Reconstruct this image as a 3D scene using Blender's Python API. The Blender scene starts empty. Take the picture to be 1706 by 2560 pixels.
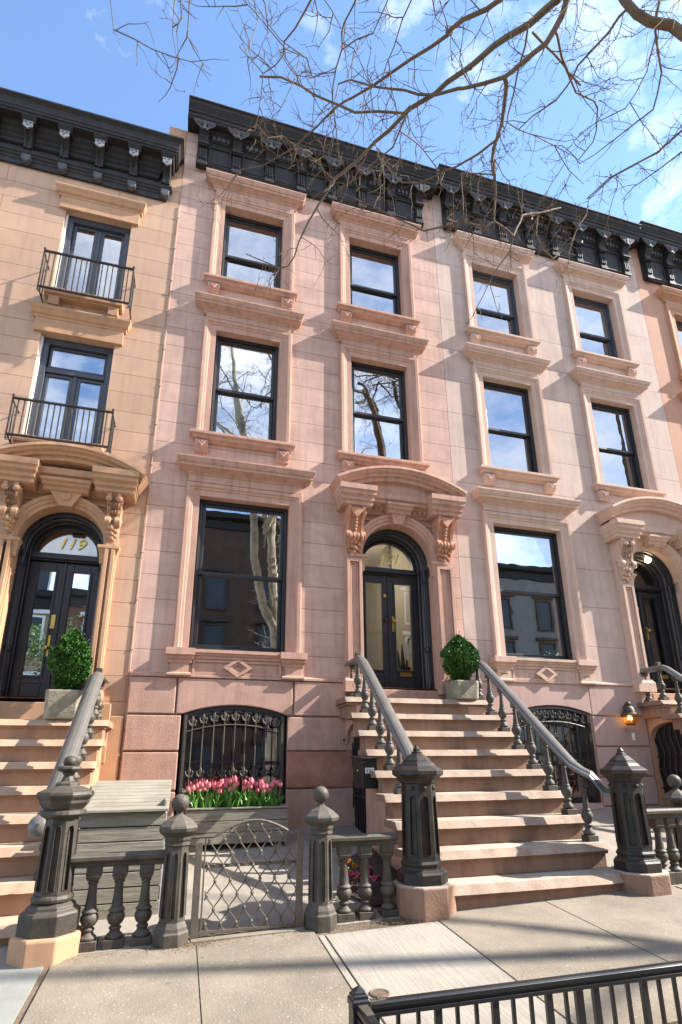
import bpy, bmesh, math, random
from mathutils import Vector, Matrix
random.seed(7)
R=math.radians; C=bpy.context.scene; COL=C.collection
# ------------------------------------------------------------------ camera
cam=bpy.data.cameras.new('camera'); co=bpy.data.objects.new('camera',cam); COL.objects.link(co); C.camera=co
cam.sensor_fit='VERTICAL'; cam.sensor_height=36; cam.sensor_width=24
cam.lens=36*1375.44/2560; cam.shift_y=200/2560; cam.clip_start=.05; cam.clip_end=2000
def cam_axes(yaw,pitch,roll):
    cy,sy,cp,sp=math.cos(yaw),math.sin(yaw),math.cos(pitch),math.sin(pitch)
    f=Vector((sy*cp,cy*cp,sp)); r0=Vector((cy,-sy,0)); u0=r0.cross(f)
    r=math.cos(roll)*r0+math.sin(roll)*u0
    return r,r.cross(f),f
r_,u_,f_=cam_axes(.2778,.3021,-.0073)
M=Matrix.Identity(4)
for k in range(3): M[k][0],M[k][1],M[k][2]=r_[k],u_[k],-f_[k]
M.translation=Vector((0,-8,1.28)); co.matrix_world=M
# ------------------------------------------------------------------ light
SUN=Vector((4.5,-1,3.55)).normalized()
W=bpy.data.worlds.new('World'); C.world=W; W.use_nodes=True
nt=W.node_tree; nt.nodes.clear()
def nd(t,kind,**k):
    n=t.nodes.new(kind)
    for a,b in k.items(): setattr(n,a,b)
    return n
sky=nd(nt,'ShaderNodeTexSky',sky_type='NISHITA',sun_disc=False)
sky.sun_elevation=math.asin(SUN.z); sky.sun_rotation=math.atan2(SUN.x,SUN.y); sky.air_density=1.2; sky.dust_density=.2; sky.ozone_density=3.6; sky.altitude=900
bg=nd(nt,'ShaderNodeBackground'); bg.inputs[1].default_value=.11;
ow=nd(nt,'ShaderNodeOutputWorld')
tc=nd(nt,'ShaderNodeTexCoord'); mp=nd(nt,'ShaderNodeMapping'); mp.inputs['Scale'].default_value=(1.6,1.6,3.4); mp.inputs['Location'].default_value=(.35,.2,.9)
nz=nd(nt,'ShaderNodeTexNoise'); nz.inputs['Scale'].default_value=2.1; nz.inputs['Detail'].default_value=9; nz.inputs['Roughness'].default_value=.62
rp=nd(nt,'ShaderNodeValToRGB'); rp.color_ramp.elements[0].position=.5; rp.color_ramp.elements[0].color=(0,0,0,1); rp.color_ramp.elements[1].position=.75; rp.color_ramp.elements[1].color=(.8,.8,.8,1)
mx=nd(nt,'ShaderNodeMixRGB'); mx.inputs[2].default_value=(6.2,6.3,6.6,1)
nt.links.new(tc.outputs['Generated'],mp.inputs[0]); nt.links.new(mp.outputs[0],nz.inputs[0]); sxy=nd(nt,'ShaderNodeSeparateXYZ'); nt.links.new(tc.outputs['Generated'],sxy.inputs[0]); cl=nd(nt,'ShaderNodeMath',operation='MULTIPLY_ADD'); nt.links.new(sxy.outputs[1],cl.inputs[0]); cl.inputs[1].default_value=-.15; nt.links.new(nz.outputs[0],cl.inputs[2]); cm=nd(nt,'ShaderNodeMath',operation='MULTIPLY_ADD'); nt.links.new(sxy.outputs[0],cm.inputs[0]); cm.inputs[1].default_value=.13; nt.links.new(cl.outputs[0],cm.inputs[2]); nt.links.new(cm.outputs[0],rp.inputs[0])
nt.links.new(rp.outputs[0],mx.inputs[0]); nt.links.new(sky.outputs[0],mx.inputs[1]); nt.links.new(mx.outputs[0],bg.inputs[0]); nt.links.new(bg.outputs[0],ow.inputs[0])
sl=bpy.data.lights.new('sun','SUN'); sl.energy=3.5; sl.angle=R(.53); sl.color=(1,.955,.89)
so=bpy.data.objects.new('sun',sl); COL.objects.link(so); so.rotation_euler=(-SUN).to_track_quat('-Z','Y').to_euler(); so.location=(20,-20,30)
C.view_settings.view_transform='Standard'; C.view_settings.look='None'; C.view_settings.exposure=1.94; C.view_settings.gamma=1
C.cycles.max_bounces=10; C.cycles.transparent_max_bounces=16; C.cycles.diffuse_bounces=4; C.cycles.glossy_bounces=4
# ------------------------------------------------------------------ materials
def mat(name,col,rough=.8,var=.12,scale=5,bump=.15,bscale=60,metal=0,spec=.4,streak=0,brick=None,speck=None,col2=None,c2s=3,stretch=None,spots=False):
    m=bpy.data.materials.new(name); m.use_nodes=True; t=m.node_tree; b=t.nodes['Principled BSDF']; L=t.links.new
    b.inputs['Roughness'].default_value=rough; b.inputs['Metallic'].default_value=metal; b.inputs['Specular IOR Level'].default_value=spec
    geo=nd(t,'ShaderNodeNewGeometry'); P=geo.outputs['Position']
    mpn=nd(t,'ShaderNodeMapping'); L(P,mpn.inputs[0])
    if stretch: mpn.inputs['Scale'].default_value=stretch
    n1=nd(t,'ShaderNodeTexNoise'); n1.inputs['Scale'].default_value=scale; n1.inputs['Detail'].default_value=6; n1.inputs['Roughness'].default_value=.6; L(mpn.outputs[0],n1.inputs[0])
    r1=nd(t,'ShaderNodeMapRange'); r1.inputs[1].default_value=.3; r1.inputs[2].default_value=.7; L(n1.outputs[0],r1.inputs[0])
    c=nd(t,'ShaderNodeMixRGB'); L(r1.outputs[0],c.inputs[0])
    c.inputs[1].default_value=(*[min(1,x*(1-var)) for x in col],1); c.inputs[2].default_value=(*[min(1,x*(1+var)) for x in col],1)
    out=c.outputs[0]
    def mul(o,fac,colr):
        x=nd(t,'ShaderNodeMixRGB'); L(fac,x.inputs[0]); L(o,x.inputs[1]); x.inputs[2].default_value=(*colr,1); return x.outputs[0]
    if col2:
        n2=nd(t,'ShaderNodeTexNoise'); n2.inputs['Scale'].default_value=c2s; n2.inputs['Detail'].default_value=7; n2.inputs['Roughness'].default_value=.7; L(P,n2.inputs[0])
        r2=nd(t,'ShaderNodeMapRange'); r2.inputs[1].default_value=.48; r2.inputs[2].default_value=.72; L(n2.outputs[0],r2.inputs[0]); out=mul(out,r2.outputs[0],col2)
    if streak:
        mp2=nd(t,'ShaderNodeMapping'); mp2.inputs['Scale'].default_value=(7,7,.55); L(P,mp2.inputs[0])
        n3=nd(t,'ShaderNodeTexNoise'); n3.inputs['Scale'].default_value=1.6; n3.inputs['Detail'].default_value=5; L(mp2.outputs[0],n3.inputs[0])
        r3=nd(t,'ShaderNodeMapRange'); r3.inputs[1].default_value=.47; r3.inputs[2].default_value=.7; r3.inputs[4].default_value=streak; L(n3.outputs[0],r3.inputs[0]); out=mul(out,r3.outputs[0],[x*.45 for x in col])
    hsrc=None
    if brick:
        w,h,zo,dk,off=brick
        sx=nd(t,'ShaderNodeSeparateXYZ'); L(P,sx.inputs[0]); cb=nd(t,'ShaderNodeCombineXYZ'); 
        ad=nd(t,'ShaderNodeMath',operation='SUBTRACT'); L(sx.outputs[2],ad.inputs[0]); ad.inputs[1].default_value=zo
        L(sx.outputs[0],cb.inputs[0]); L(ad.outputs[0],cb.inputs[1])
        bt=nd(t,'ShaderNodeTexBrick'); L(cb.outputs[0],bt.inputs[0]); bt.offset=off
        bt.inputs['Scale'].default_value=1; bt.inputs['Brick Width'].default_value=w; bt.inputs['Row Height'].default_value=h; bt.inputs['Mortar Size'].default_value=.0075; bt.inputs['Mortar Smooth'].default_value=.35
        bt.inputs['Color1'].default_value=(1-dk,1-dk*1.05,1-dk*1.1,1); bt.inputs['Color2'].default_value=(1+dk*.4,1+dk*.3,1+dk*.3,1); bt.inputs['Mortar'].default_value=(.64,.58,.55,1)
        x=nd(t,'ShaderNodeMixRGB',blend_type='MULTIPLY'); x.inputs[0].default_value=1; L(out,x.inputs[1]); L(bt.outputs[0],x.inputs[2]); out=x.outputs[0]; hsrc=bt.outputs[1]
    if speck:
        vo=nd(t,'ShaderNodeTexVoronoi'); vo.inputs['Scale'].default_value=speck[0]; L(P,vo.inputs[0])
        rs=nd(t,'ShaderNodeMapRange'); rs.inputs[1].default_value=.22; rs.inputs[2].default_value=.32; rs.inputs[3].default_value=1; rs.inputs[4].default_value=0; L(vo.outputs['Distance'],rs.inputs[0])
        wn=nd(t,'ShaderNodeTexWhiteNoise'); L(vo.outputs['Color'],wn.inputs[0])
        r5=nd(t,'ShaderNodeMapRange'); r5.inputs[1].default_value=.6; r5.inputs[2].default_value=.65; L(wn.outputs[0],r5.inputs[0])
        mm=nd(t,'ShaderNodeMath',operation='MULTIPLY'); L(rs.outputs[0],mm.inputs[0]); L(r5.outputs[0],mm.inputs[1])
        m2=nd(t,'ShaderNodeMath',operation='MULTIPLY'); L(mm.outputs[0],m2.inputs[0]); m2.inputs[1].default_value=speck[1]
        out2=nd(t,'ShaderNodeMixRGB'); L(m2.outputs[0],out2.inputs[0]); L(out,out2.inputs[1])
        cr=nd(t,'ShaderNodeMixRGB'); L(vo.outputs['Color'],cr.inputs[0]); cr.inputs[1].default_value=(*speck[2],1); cr.inputs[2].default_value=(*speck[3],1); L(cr.outputs[0],out2.inputs[2]); out=out2.outputs[0]
    if spots:
        vs=nd(t,'ShaderNodeTexVoronoi'); vs.inputs['Scale'].default_value=4.5; L(P,vs.inputs[0])
        ra=nd(t,'ShaderNodeMapRange'); ra.inputs[1].default_value=.07; ra.inputs[2].default_value=.11; ra.inputs[3].default_value=1; ra.inputs[4].default_value=0; L(vs.outputs['Distance'],ra.inputs[0])
        ws=nd(t,'ShaderNodeTexWhiteNoise'); L(vs.outputs['Color'],ws.inputs[0]); rb_=nd(t,'ShaderNodeMapRange'); rb_.inputs[1].default_value=.45; rb_.inputs[2].default_value=.9; rb_.inputs[4].default_value=.55; L(ws.outputs[0],rb_.inputs[0])
        ms=nd(t,'ShaderNodeMath',operation='MULTIPLY'); L(ra.outputs[0],ms.inputs[0]); L(rb_.outputs[0],ms.inputs[1]); out=mul(out,ms.outputs[0],[x*.35 for x in col])
    L(out,b.inputs['Base Color'])
    if bump:
        nb=nd(t,'ShaderNodeTexNoise'); nb.inputs['Scale'].default_value=bscale; nb.inputs['Detail'].default_value=4; L(mpn.outputs[0],nb.inputs[0])
        bp=nd(t,'ShaderNodeBump'); bp.inputs['Strength'].default_value=bump; bp.inputs['Distance'].default_value=.01; L(nb.outputs[0],bp.inputs['Height']); last=bp
        nb2=nd(t,'ShaderNodeTexNoise'); nb2.inputs['Scale'].default_value=4; nb2.inputs['Detail'].default_value=3; L(mpn.outputs[0],nb2.inputs[0])
        bq=nd(t,'ShaderNodeBump'); bq.inputs['Strength'].default_value=min(1,bump*1.2); bq.inputs['Distance'].default_value=.02; L(nb2.outputs[0],bq.inputs['Height']); L(bp.outputs[0],bq.inputs['Normal']); last=bq
        if hsrc:
            b2=nd(t,'ShaderNodeBump',invert=True); b2.inputs['Strength'].default_value=.6; b2.inputs['Distance'].default_value=.008; L(hsrc,b2.inputs['Height']); L(last.outputs[0],b2.inputs['Normal']); last=b2
        L(last.outputs[0],b.inputs['Normal'])
    return m
def stipple(name,col):
    m=mat(name,col,.9,.1,4,0,streak=.25,col2=[x*.8 for x in col])
    t=m.node_tree; L=t.links.new; b=t.nodes['Principled BSDF']
    geo=nd(t,'ShaderNodeNewGeometry'); vo=nd(t,'ShaderNodeTexVoronoi'); vo.inputs['Scale'].default_value=95; L(geo.outputs['Position'],vo.inputs[0])
    bp=nd(t,'ShaderNodeBump',invert=True); bp.inputs['Strength'].default_value=.3; bp.inputs['Distance'].default_value=.01; L(vo.outputs['Distance'],bp.inputs['Height']); L(bp.outputs[0],b.inputs['Normal'])
    return m
def glass(name,base=.28,tint=.75,wave=.0,rough=0):
    m=bpy.data.materials.new(name); m.use_nodes=True; t=m.node_tree; t.nodes.clear(); L=t.links.new
    o=nd(t,'ShaderNodeOutputMaterial'); mix=nd(t,'ShaderNodeMixShader'); tr=nd(t,'ShaderNodeBsdfTransparent'); gl=nd(t,'ShaderNodeBsdfGlossy')
    tr.inputs[0].default_value=(tint,tint,tint*.98,1); gl.inputs['Color'].default_value=(.93,.96,1,1); gl.inputs['Roughness'].default_value=rough
    fr=nd(t,'ShaderNodeFresnel'); fr.inputs[0].default_value=1.5
    ma=nd(t,'ShaderNodeMath',operation='MULTIPLY_ADD',use_clamp=True); L(fr.outputs[0],ma.inputs[0]); ma.inputs[1].default_value=1.1; ma.inputs[2].default_value=base
    L(ma.outputs[0],mix.inputs[0]); L(tr.outputs[0],mix.inputs[1]); L(gl.outputs[0],mix.inputs[2]); L(mix.outputs[0],o.inputs[0])
    if wave:
        geo=nd(t,'ShaderNodeNewGeometry'); n=nd(t,'ShaderNodeTexNoise'); n.inputs['Scale'].default_value=3.5; n.inputs['Detail'].default_value=1; L(geo.outputs['Position'],n.inputs[0])
        bp=nd(t,'ShaderNodeBump'); bp.inputs['Strength'].default_value=wave; bp.inputs['Distance'].default_value=.02; L(n.outputs[0],bp.inputs['Height']); L(bp.outputs[0],gl.inputs['Normal'])
    return m
def emit(name,col,s):
    m=bpy.data.materials.new(name); m.use_nodes=True; b=m.node_tree.nodes['Principled BSDF']; b.inputs['Base Color'].default_value=(*col,1); b.inputs['Emission Color'].default_value=(*col,1); b.inputs['Emission Strength'].default_value=s; return m
PINK=(.545,.355,.28); TAN=(.505,.32,.212); PALE=(.535,.395,.325); ORG=(.50,.27,.175)
m_pink=mat('pink_brownstone_wall',PINK,.88,.15,1.6,.12,90,streak=.3,brick=(40,.367,7.59,.03,.5),col2=[PINK[0]*.76,PINK[1]*.72,PINK[2]*.74],c2s=1.3,stretch=(.5,.5,1.6))
m_pinkt=mat('pink_brownstone_trim',(.50,.29,.21),.85,.14,3,.12,70,streak=.45,col2=(.36,.22,.17))
m_pinkb=stipple('pink_stippled_block',(.48,.29,.22))
m_redb=mat('red_patched_block',(.36,.155,.105),.9,.2,3,.2,50,col2=(.42,.22,.16))
m_tan=mat('tan_brownstone_wall',TAN,.88,.11,1.5,.1,80,streak=.2,brick=(1.75,.343,4.15,.09,.43),col2=(.5,.32,.23),c2s=.6)
m_tant=mat('tan_brownstone_trim',(.47,.265,.15),.85,.1,3,.1,70,streak=.25)
m_pale=mat('pale_pink_wall',PALE,.88,.1,1.5,.1,80,streak=.25,brick=(40,.73,7.6,.015,.5),col2=[x*.8 for x in PALE],c2s=1.2)
m_palet=mat('pale_pink_trim',(.54,.37,.285),.85,.09,3,.1,70,streak=.25)
m_paleb=mat('pale_pink_base',(.46,.31,.265),.88,.08,2,.1,70,streak=.2)
m_org=mat('orange_brownstone_wall',ORG,.88,.08,1.2,.1,80,streak=.1)
m_orgt=mat('orange_brownstone_trim',(.46,.25,.15),.85,.1,3,.1,70)
m_step=mat('brownstone_step',(.27,.155,.10),.9,.22,5,.45,40,streak=.35,col2=(.21,.135,.10),c2s=2.5)
m_stept=mat('tan_step',(.36,.2,.12),.9,.12,5,.2,45,streak=.2)
m_blk=mat('black_painted_wood',(.022,.021,.023),.38,.2,8,.05,60,spec=.5)
m_cor=mat('black_cornice_paint',(.021,.018,.0165),.6,.4,6,.15,40,spec=.35,streak=.3)
m_corm=mat('dark_grey_dentil_paint',(.05,.05,.052),.5,.3,9,.1,50)
m_corw=mat('pale_worn_ornament',(.22,.22,.23),.6,.35,22,.1,60)
m_corb=mat('bare_orange_stone_carving',(.46,.22,.13),.85,.3,10,.2,60,col2=(.36,.2,.14),c2s=9)
m_corg=mat('grey_worn_ornament',(.075,.074,.078),.6,.3,18,.1,60)
m_grayfr=mat('dark_grey_window_paint',(.055,.06,.075),.45,.1,5,.03,60)
m_ironk=mat('black_iron',(.022,.016,.0115),.5,.4,8,.25,45,spec=.35,col2=(.045,.036,.028),c2s=7)
m_gate=mat('brown_gate_iron',(.12,.098,.075),.55,.3,9,.2,50,spec=.45,col2=(.09,.065,.045))
m_ironc=mat('dark_brown_iron',(.05,.039,.029),.55,.4,8,.25,45,spec=.4,col2=(.03,.023,.017),streak=.3)
m_irong=mat('grey_weathered_iron',(.075,.061,.046),.6,.35,9,.3,45,spec=.4,col2=(.04,.031,.023),streak=.3)
m_rail=mat('grey_painted_handrail',(.125,.113,.1),.34,.15,6,.1,50,spec=.55)
m_wood=mat('weathered_pine_board',(.265,.235,.18),.85,.22,3,.25,30,stretch=(1.2,9,9),col2=(.19,.155,.105),c2s=2)
m_conc=mat('exposed_aggregate_concrete',(.225,.185,.135),.92,.16,1.6,.5,70,speck=(42,.62,(.5,.45,.36),(.085,.066,.046)),col2=(.165,.132,.094),c2s=1.3,spots=True)
m_concw=mat('pale_brushed_concrete',(.31,.272,.218),.9,.11,2,.2,40,stretch=(16,1.2,1),col2=(.24,.21,.17),c2s=1.5,spots=True)
m_blue=mat('grey_bluestone',(.25,.25,.215),.85,.08,2,.15,40,col2=(.2,.195,.17))
m_yard=mat('areaway_paving',(.27,.235,.19),.9,.14,2.5,.25,50,col2=(.18,.15,.12))
m_joint=mat('dirt_filled_joint',(.15,.11,.075),.95,.3,20,.4,60)
m_soil=mat('dark_mulch',(.06,.04,.028),.95,.4,30,.6,50)
m_road=mat('asphalt',(.22,.205,.185),.9,.2,8,.3,60)
m_leaf=mat('boxwood_leaf',(.038,.115,.012),.5,.45,25,0)
m_leaf2=mat('tulip_leaf',(.10,.25,.035),.5,.3,20,0)
m_tul=mat('pink_tulip_petal',(.68,.17,.2),.5,.35,30,0)
m_bark=mat('grey_brown_bark',(.15,.105,.065),.85,.3,12,.3,60,col2=(.08,.055,.035),c2s=6)
m_barkp=mat('mottled_plane_bark',(.58,.51,.36),.85,.2,3,.2,30,col2=(.16,.13,.08),c2s=2.5)
m_dead=mat('dry_orange_leaf',(.45,.13,.035),.7,.2,20,0)
m_brass=mat('brass',(.65,.45,.12),.3,.1,10,0,metal=1)
m_gold=mat('gold_leaf',(.85,.62,.12),.35,.1,10,0,metal=.6)
m_white=mat('white_paint',(.78,.76,.72),.6,.03,5,.03)
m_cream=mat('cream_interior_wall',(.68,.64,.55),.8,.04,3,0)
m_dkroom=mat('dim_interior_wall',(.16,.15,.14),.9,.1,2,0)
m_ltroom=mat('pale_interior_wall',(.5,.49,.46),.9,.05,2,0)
m_blind=mat('white_roller_blind',(.72,.72,.70),.8,.03,3,.02)
m_curt=mat('sheer_white_curtain',(.88,.88,.85),.8,.06,3,.05)
m_pot=mat('mossy_stone_pot',(.30,.26,.19),.95,.3,8,.5,40,col2=(.16,.15,.08),streak=.4)
m_blkp=mat('black_gloss_steel',(.012,.012,.013),.36,.1,5,0,spec=.6)
m_plate=mat('silver_number_plate',(.6,.6,.6),.4,.05,5,0)
m_red=mat('red_lens',(.6,.01,.03),.3,.05,5,0)
m_tape=mat('light_grey_box_trim',(.55,.55,.55),.5,.05,5,0)
m_pans=mat('purple_pansy',(.16,.012,.05),.6,.5,30,0); m_panso=mat('orange_pansy',(.85,.22,.02),.6,.3,30,0); m_pansb=mat('blue_pansy',(.07,.04,.5),.6,.3,30,0)
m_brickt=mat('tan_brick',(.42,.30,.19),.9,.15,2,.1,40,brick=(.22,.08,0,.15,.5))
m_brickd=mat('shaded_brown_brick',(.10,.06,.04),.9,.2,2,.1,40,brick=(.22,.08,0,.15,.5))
m_brickg=mat('grey_brown_stucco',(.22,.205,.18),.9,.15,2,.1,40)
m_brickr=mat('dull_red_brick',(.22,.10,.07),.9,.2,2,.1,40,brick=(.22,.08,0,.15,.5))
m_rust=mat('rusty_iron_lid',(.12,.08,.055),.8,.3,20,.3,60)
g_win=glass('window_glass',.31,.8,.03); g_par=glass('parlor_window_glass',.34,.75,.025); g_top=glass('upper_window_glass',.36,.8,.03); g_door=glass('door_glass',.10,.9,.0); g_dr2=glass('tall_door_glass',.5,.9,.012); g_amb=None
def amber():
    m=bpy.data.materials.new('amber_lamp_glass'); m.use_nodes=True; t=m.node_tree; t.nodes.clear(); L=t.links.new
    o=nd(t,'ShaderNodeOutputMaterial'); mix=nd(t,'ShaderNodeMixShader'); tr=nd(t,'ShaderNodeBsdfTransparent'); gl=nd(t,'ShaderNodeBsdfGlossy')
    tr.inputs[0].default_value=(1,.72,.3,1); gl.inputs['Roughness'].default_value=.05; mix.inputs[0].default_value=.12
    L(tr.outputs[0],mix.inputs[1]); L(gl.outputs[0],mix.inputs[2]); L(mix.outputs[0],o.inputs[0]); return m
g_amb=amber()
def dusty(m,col,amt):
    "pale dust and foot wear on the upward faces"
    t=m.node_tree; L=t.links.new; b=t.nodes['Principled BSDF']; src=b.inputs['Base Color'].links[0].from_socket
    g=nd(t,'ShaderNodeNewGeometry'); s=nd(t,'ShaderNodeSeparateXYZ'); L(g.outputs['True Normal'],s.inputs[0])
    r=nd(t,'ShaderNodeMapRange'); r.inputs[1].default_value=.3; r.inputs[2].default_value=.95; r.inputs[4].default_value=amt; L(s.outputs[2],r.inputs[0])
    n=nd(t,'ShaderNodeTexNoise'); n.inputs['Scale'].default_value=5; n.inputs['Detail'].default_value=8; n.inputs['Roughness'].default_value=.7; L(g.outputs['Position'],n.inputs[0])
    q=nd(t,'ShaderNodeMapRange'); q.inputs[1].default_value=.3; q.inputs[2].default_value=.62; q.inputs[3].default_value=.4; L(n.outputs[0],q.inputs[0])
    mu=nd(t,'ShaderNodeMath',operation='MULTIPLY'); L(r.outputs[0],mu.inputs[0]); L(q.outputs[0],mu.inputs[1])
    x=nd(t,'ShaderNodeMixRGB'); L(mu.outputs[0],x.inputs[0]); L(src,x.inputs[1]); x.inputs[2].default_value=(*col,1); L(x.outputs[0],b.inputs['Base Color'])
dusty(m_step,(.44,.385,.305),.95); dusty(m_stept,(.47,.37,.26),.9); dusty(m_irong,(.18,.155,.125),.4); dusty(m_ironk,(.09,.074,.06),.25); dusty(m_ironc,(.14,.118,.09),.4)
# ------------------------------------------------------------------ mesh helpers
WL={}
def link(o,parent=None,loc=(0,0,0)):
    COL.objects.link(o); o.location=loc; o.parent=parent
    WL[o.name]=(Vector(WL[parent.name]) if parent else Vector((0,0,0)))+Vector(loc); return o
def tag(o,label=None,cat=None,group=None,kind=None):
    if label:o['label']=label
    if cat:o['category']=cat
    if group:o['group']=group
    if kind:o['kind']=kind
    return o
def thing(name,label,cat,loc=(0,0,0),group=None):
    return tag(link(bpy.data.objects.new(name,None),None,loc),label,cat,group)
class MB:
    def __init__(s): s.v=[]; s.f=[]
    def add(s,v,f):
        b=len(s.v); s.v+=[tuple(p) for p in v]; s.f+=[tuple(i+b for i in q) for q in f]; return s
    def box(s,x0,x1,y0,y1,z0,z1):
        return s.add([(x0,y0,z0),(x1,y0,z0),(x1,y1,z0),(x0,y1,z0),(x0,y0,z1),(x1,y0,z1),(x1,y1,z1),(x0,y1,z1)],[(0,3,2,1),(4,5,6,7),(0,1,5,4),(1,2,6,5),(2,3,7,6),(3,0,4,7)])
    def skin(s,rings,closed=True,caps=True):
        n=len(rings[0]); V=[p for r in rings for p in r]; F=[]
        for i in range(len(rings)-1):
            for j in range(n if closed else n-1):
                a=i*n+j; b=i*n+(j+1)%n; F.append((a,b,b+n,a+n))
        if caps: F.append(tuple(range(n))[::-1]); F.append(tuple(range((len(rings)-1)*n,len(rings)*n)))
        return s.add(V,F)
    def ledge(s,x0,x1,prof,yb=0,sx=1,sl=None,sr=None):
        sl=sx if sl is None else sl; sr=sx if sr is None else sr
        return s.skin([[(x0-p*sl,yb,z),(x0-p*sl,yb-p,z),(x1+p*sr,yb-p,z),(x1+p*sr,yb,z)] for p,z in prof])
    def prism_x(s,poly,x0,x1): return s.skin([[(x0,y,z) for y,z in poly],[(x1,y,z) for y,z in poly]])
    def prism_y(s,poly,y0,y1): return s.skin([[(x,y0,z) for x,z in poly],[(x,y1,z) for x,z in poly]])
    def prism_z(s,poly,z0,z1): return s.skin([[(x,y,z0) for x,y in poly],[(x,y,z1) for x,y in poly]])
    def tube(s,pts,rad,n=6,caps=True):
        pts=[Vector(p) for p in pts]; rad=rad if hasattr(rad,'__len__') else [rad]*len(pts); rings=[]; up=None
        for i,p in enumerate(pts):
            d=(pts[min(i+1,len(pts)-1)]-pts[max(i-1,0)]).normalized()
            if up is None: up=Vector((0,0,1)) if abs(d.z)<.9 else Vector((1,0,0))
            a=d.cross(up).normalized(); b=a.cross(d).normalized(); up=b
            rings.append([p+(a*math.cos(2*math.pi*k/n)+b*math.sin(2*math.pi*k/n))*rad[i] for k in range(n)])
        return s.skin(rings,True,caps)
    def lathe(s,cx,cy,prof,n=16,rot=0,c=1):
        c=1/math.cos(math.pi/n) if n<=8 else 1
        return s.skin([[(cx+r*c*math.cos(2*math.pi*(k+.5)/n+rot),cy+r*c*math.sin(2*math.pi*(k+.5)/n+rot),z) for k in range(n)] for r,z in prof])
    def ball(s,cx,cy,cz,rx,ry=None,rz=None,n=12,m=8):
        ry=ry or rx; rz=rz or rx
        return s.skin([[(cx+rx*math.sin(math.pi*(i+.02)/(m+.04))*math.cos(2*math.pi*k/n),cy+ry*math.sin(math.pi*(i+.02)/(m+.04))*math.sin(2*math.pi*k/n),cz-rz*math.cos(math.pi*(i+.02)/(m+.04))) for k in range(n)] for i in range(m+1)])
    def sweep(s,path,prof,caps=True):
        "path(o) -> list of (x,z); prof list of (o,y): strip along the path"
        cols=[[(x,y,z) for x,z in path(o)] for o,y in prof]; n=len(cols[0])
        rings=[[c[i] for c in cols] for i in range(n)]
        return s.skin(rings,True,caps)
    def build(s,name,m,parent=None,bevel=0,smooth=False,seg=2):
        off=WL[parent.name] if parent else Vector((0,0,0))
        me=bpy.data.meshes.new(name); me.from_pydata([Vector(p)-off for p in s.v],[],s.f)
        bm=bmesh.new(); bm.from_mesh(me); bmesh.ops.recalc_face_normals(bm,faces=bm.faces); bm.to_mesh(me); bm.free()
        if smooth:
            for p in me.polygons: p.use_smooth=True
        me.materials.append(m); o=bpy.data.objects.new(name,me); link(o,parent)
        if bevel:
            b=o.modifiers.new('bevel','BEVEL'); b.width=bevel; b.segments=seg; b.limit_method='ANGLE'; b.angle_limit=R(35)
        if smooth and smooth!='all':
            me.set_sharp_from_angle(angle=R(38)) if hasattr(me,'set_sharp_from_angle') else None
        return o
def inst(src,d,parent=None,rz=0,sc=None):
    o=src.copy(); COL.objects.link(o); o.parent=parent if parent else src.parent; o.location=src.location+Vector(d); o.rotation_euler.z=rz
    if sc: o.scale=(sc,sc,sc)
    return o
def clone(root,loc,label=None,rz=0,sc=None):
    r=root.copy(); COL.objects.link(r); r.location=loc; r.rotation_euler.z=rz; WL[r.name]=Vector(loc)
    if sc: r.scale=(sc,sc,sc)
    if label: r['label']=label
    for ch in root.children:
        c=ch.copy(); COL.objects.link(c); c.parent=r
        for g_ in ch.children:
            d=g_.copy(); COL.objects.link(d); d.parent=c
    return r
def text(name,body,m,parent,loc,size,rot=(R(90),0,0),ext=.003,shear=0,align='CENTER'):
    cu=bpy.data.curves.new(name,'FONT'); cu.body=body; cu.size=size; cu.extrude=ext; cu.shear=shear; cu.align_x=align
    t=bpy.data.objects.new('tmp',cu); COL.objects.link(t); bpy.context.view_layer.update()
    me=bpy.data.meshes.new_from_object(t.evaluated_get(bpy.context.evaluated_depsgraph_get())); bpy.data.objects.remove(t)
    me.materials.clear(); me.materials.append(m); o=bpy.data.objects.new(name,me); link(o,parent,Vector(loc)-WL[parent.name]); o.rotation_euler=rot; return o
def arch(cx,R_,z0,zs,n=22):
    def p(o):
        r=R_+o; return [(cx-r,z0)]+[(cx-r*math.cos(math.pi*k/n),zs+r*math.sin(math.pi*k/n)) for k in range(n+1)]+[(cx+r,z0)]
    return p
def seg_arch(cx,hw,z0,zs,rise,n=14):
    rr=(hw*hw+rise*rise)/(2*rise); a0=math.asin(hw/rr); zc=zs+rise-rr
    def p(o):
        r=rr+o; a1=math.asin(min(1,(hw+o)/r))
        return [(cx-hw-o,z0)]+[(cx+r*math.sin(-a1+2*a1*k/n),zc+r*math.cos(-a1+2*a1*k/n)) for k in range(n+1)]+[(cx+hw+o,z0)]
    return p
def rect3(cx,hw,z0,z1): return lambda o:[(cx-hw-o,z0),(cx-hw-o,z1+o),(cx+hw+o,z1+o),(cx+hw+o,z0)]
def rect4(mb,x0,x1,z0,z1,w,y0,y1):
    "closed frame of width w"
    mb.box(x0,x0+w,y0,y1,z0,z1); mb.box(x1-w,x1,y0,y1,z0,z1); mb.box(x0+w,x1-w,y0,y1,z1-w,z1); mb.box(x0+w,x1-w,y0,y1,z0,z0+w); return mb
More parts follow.
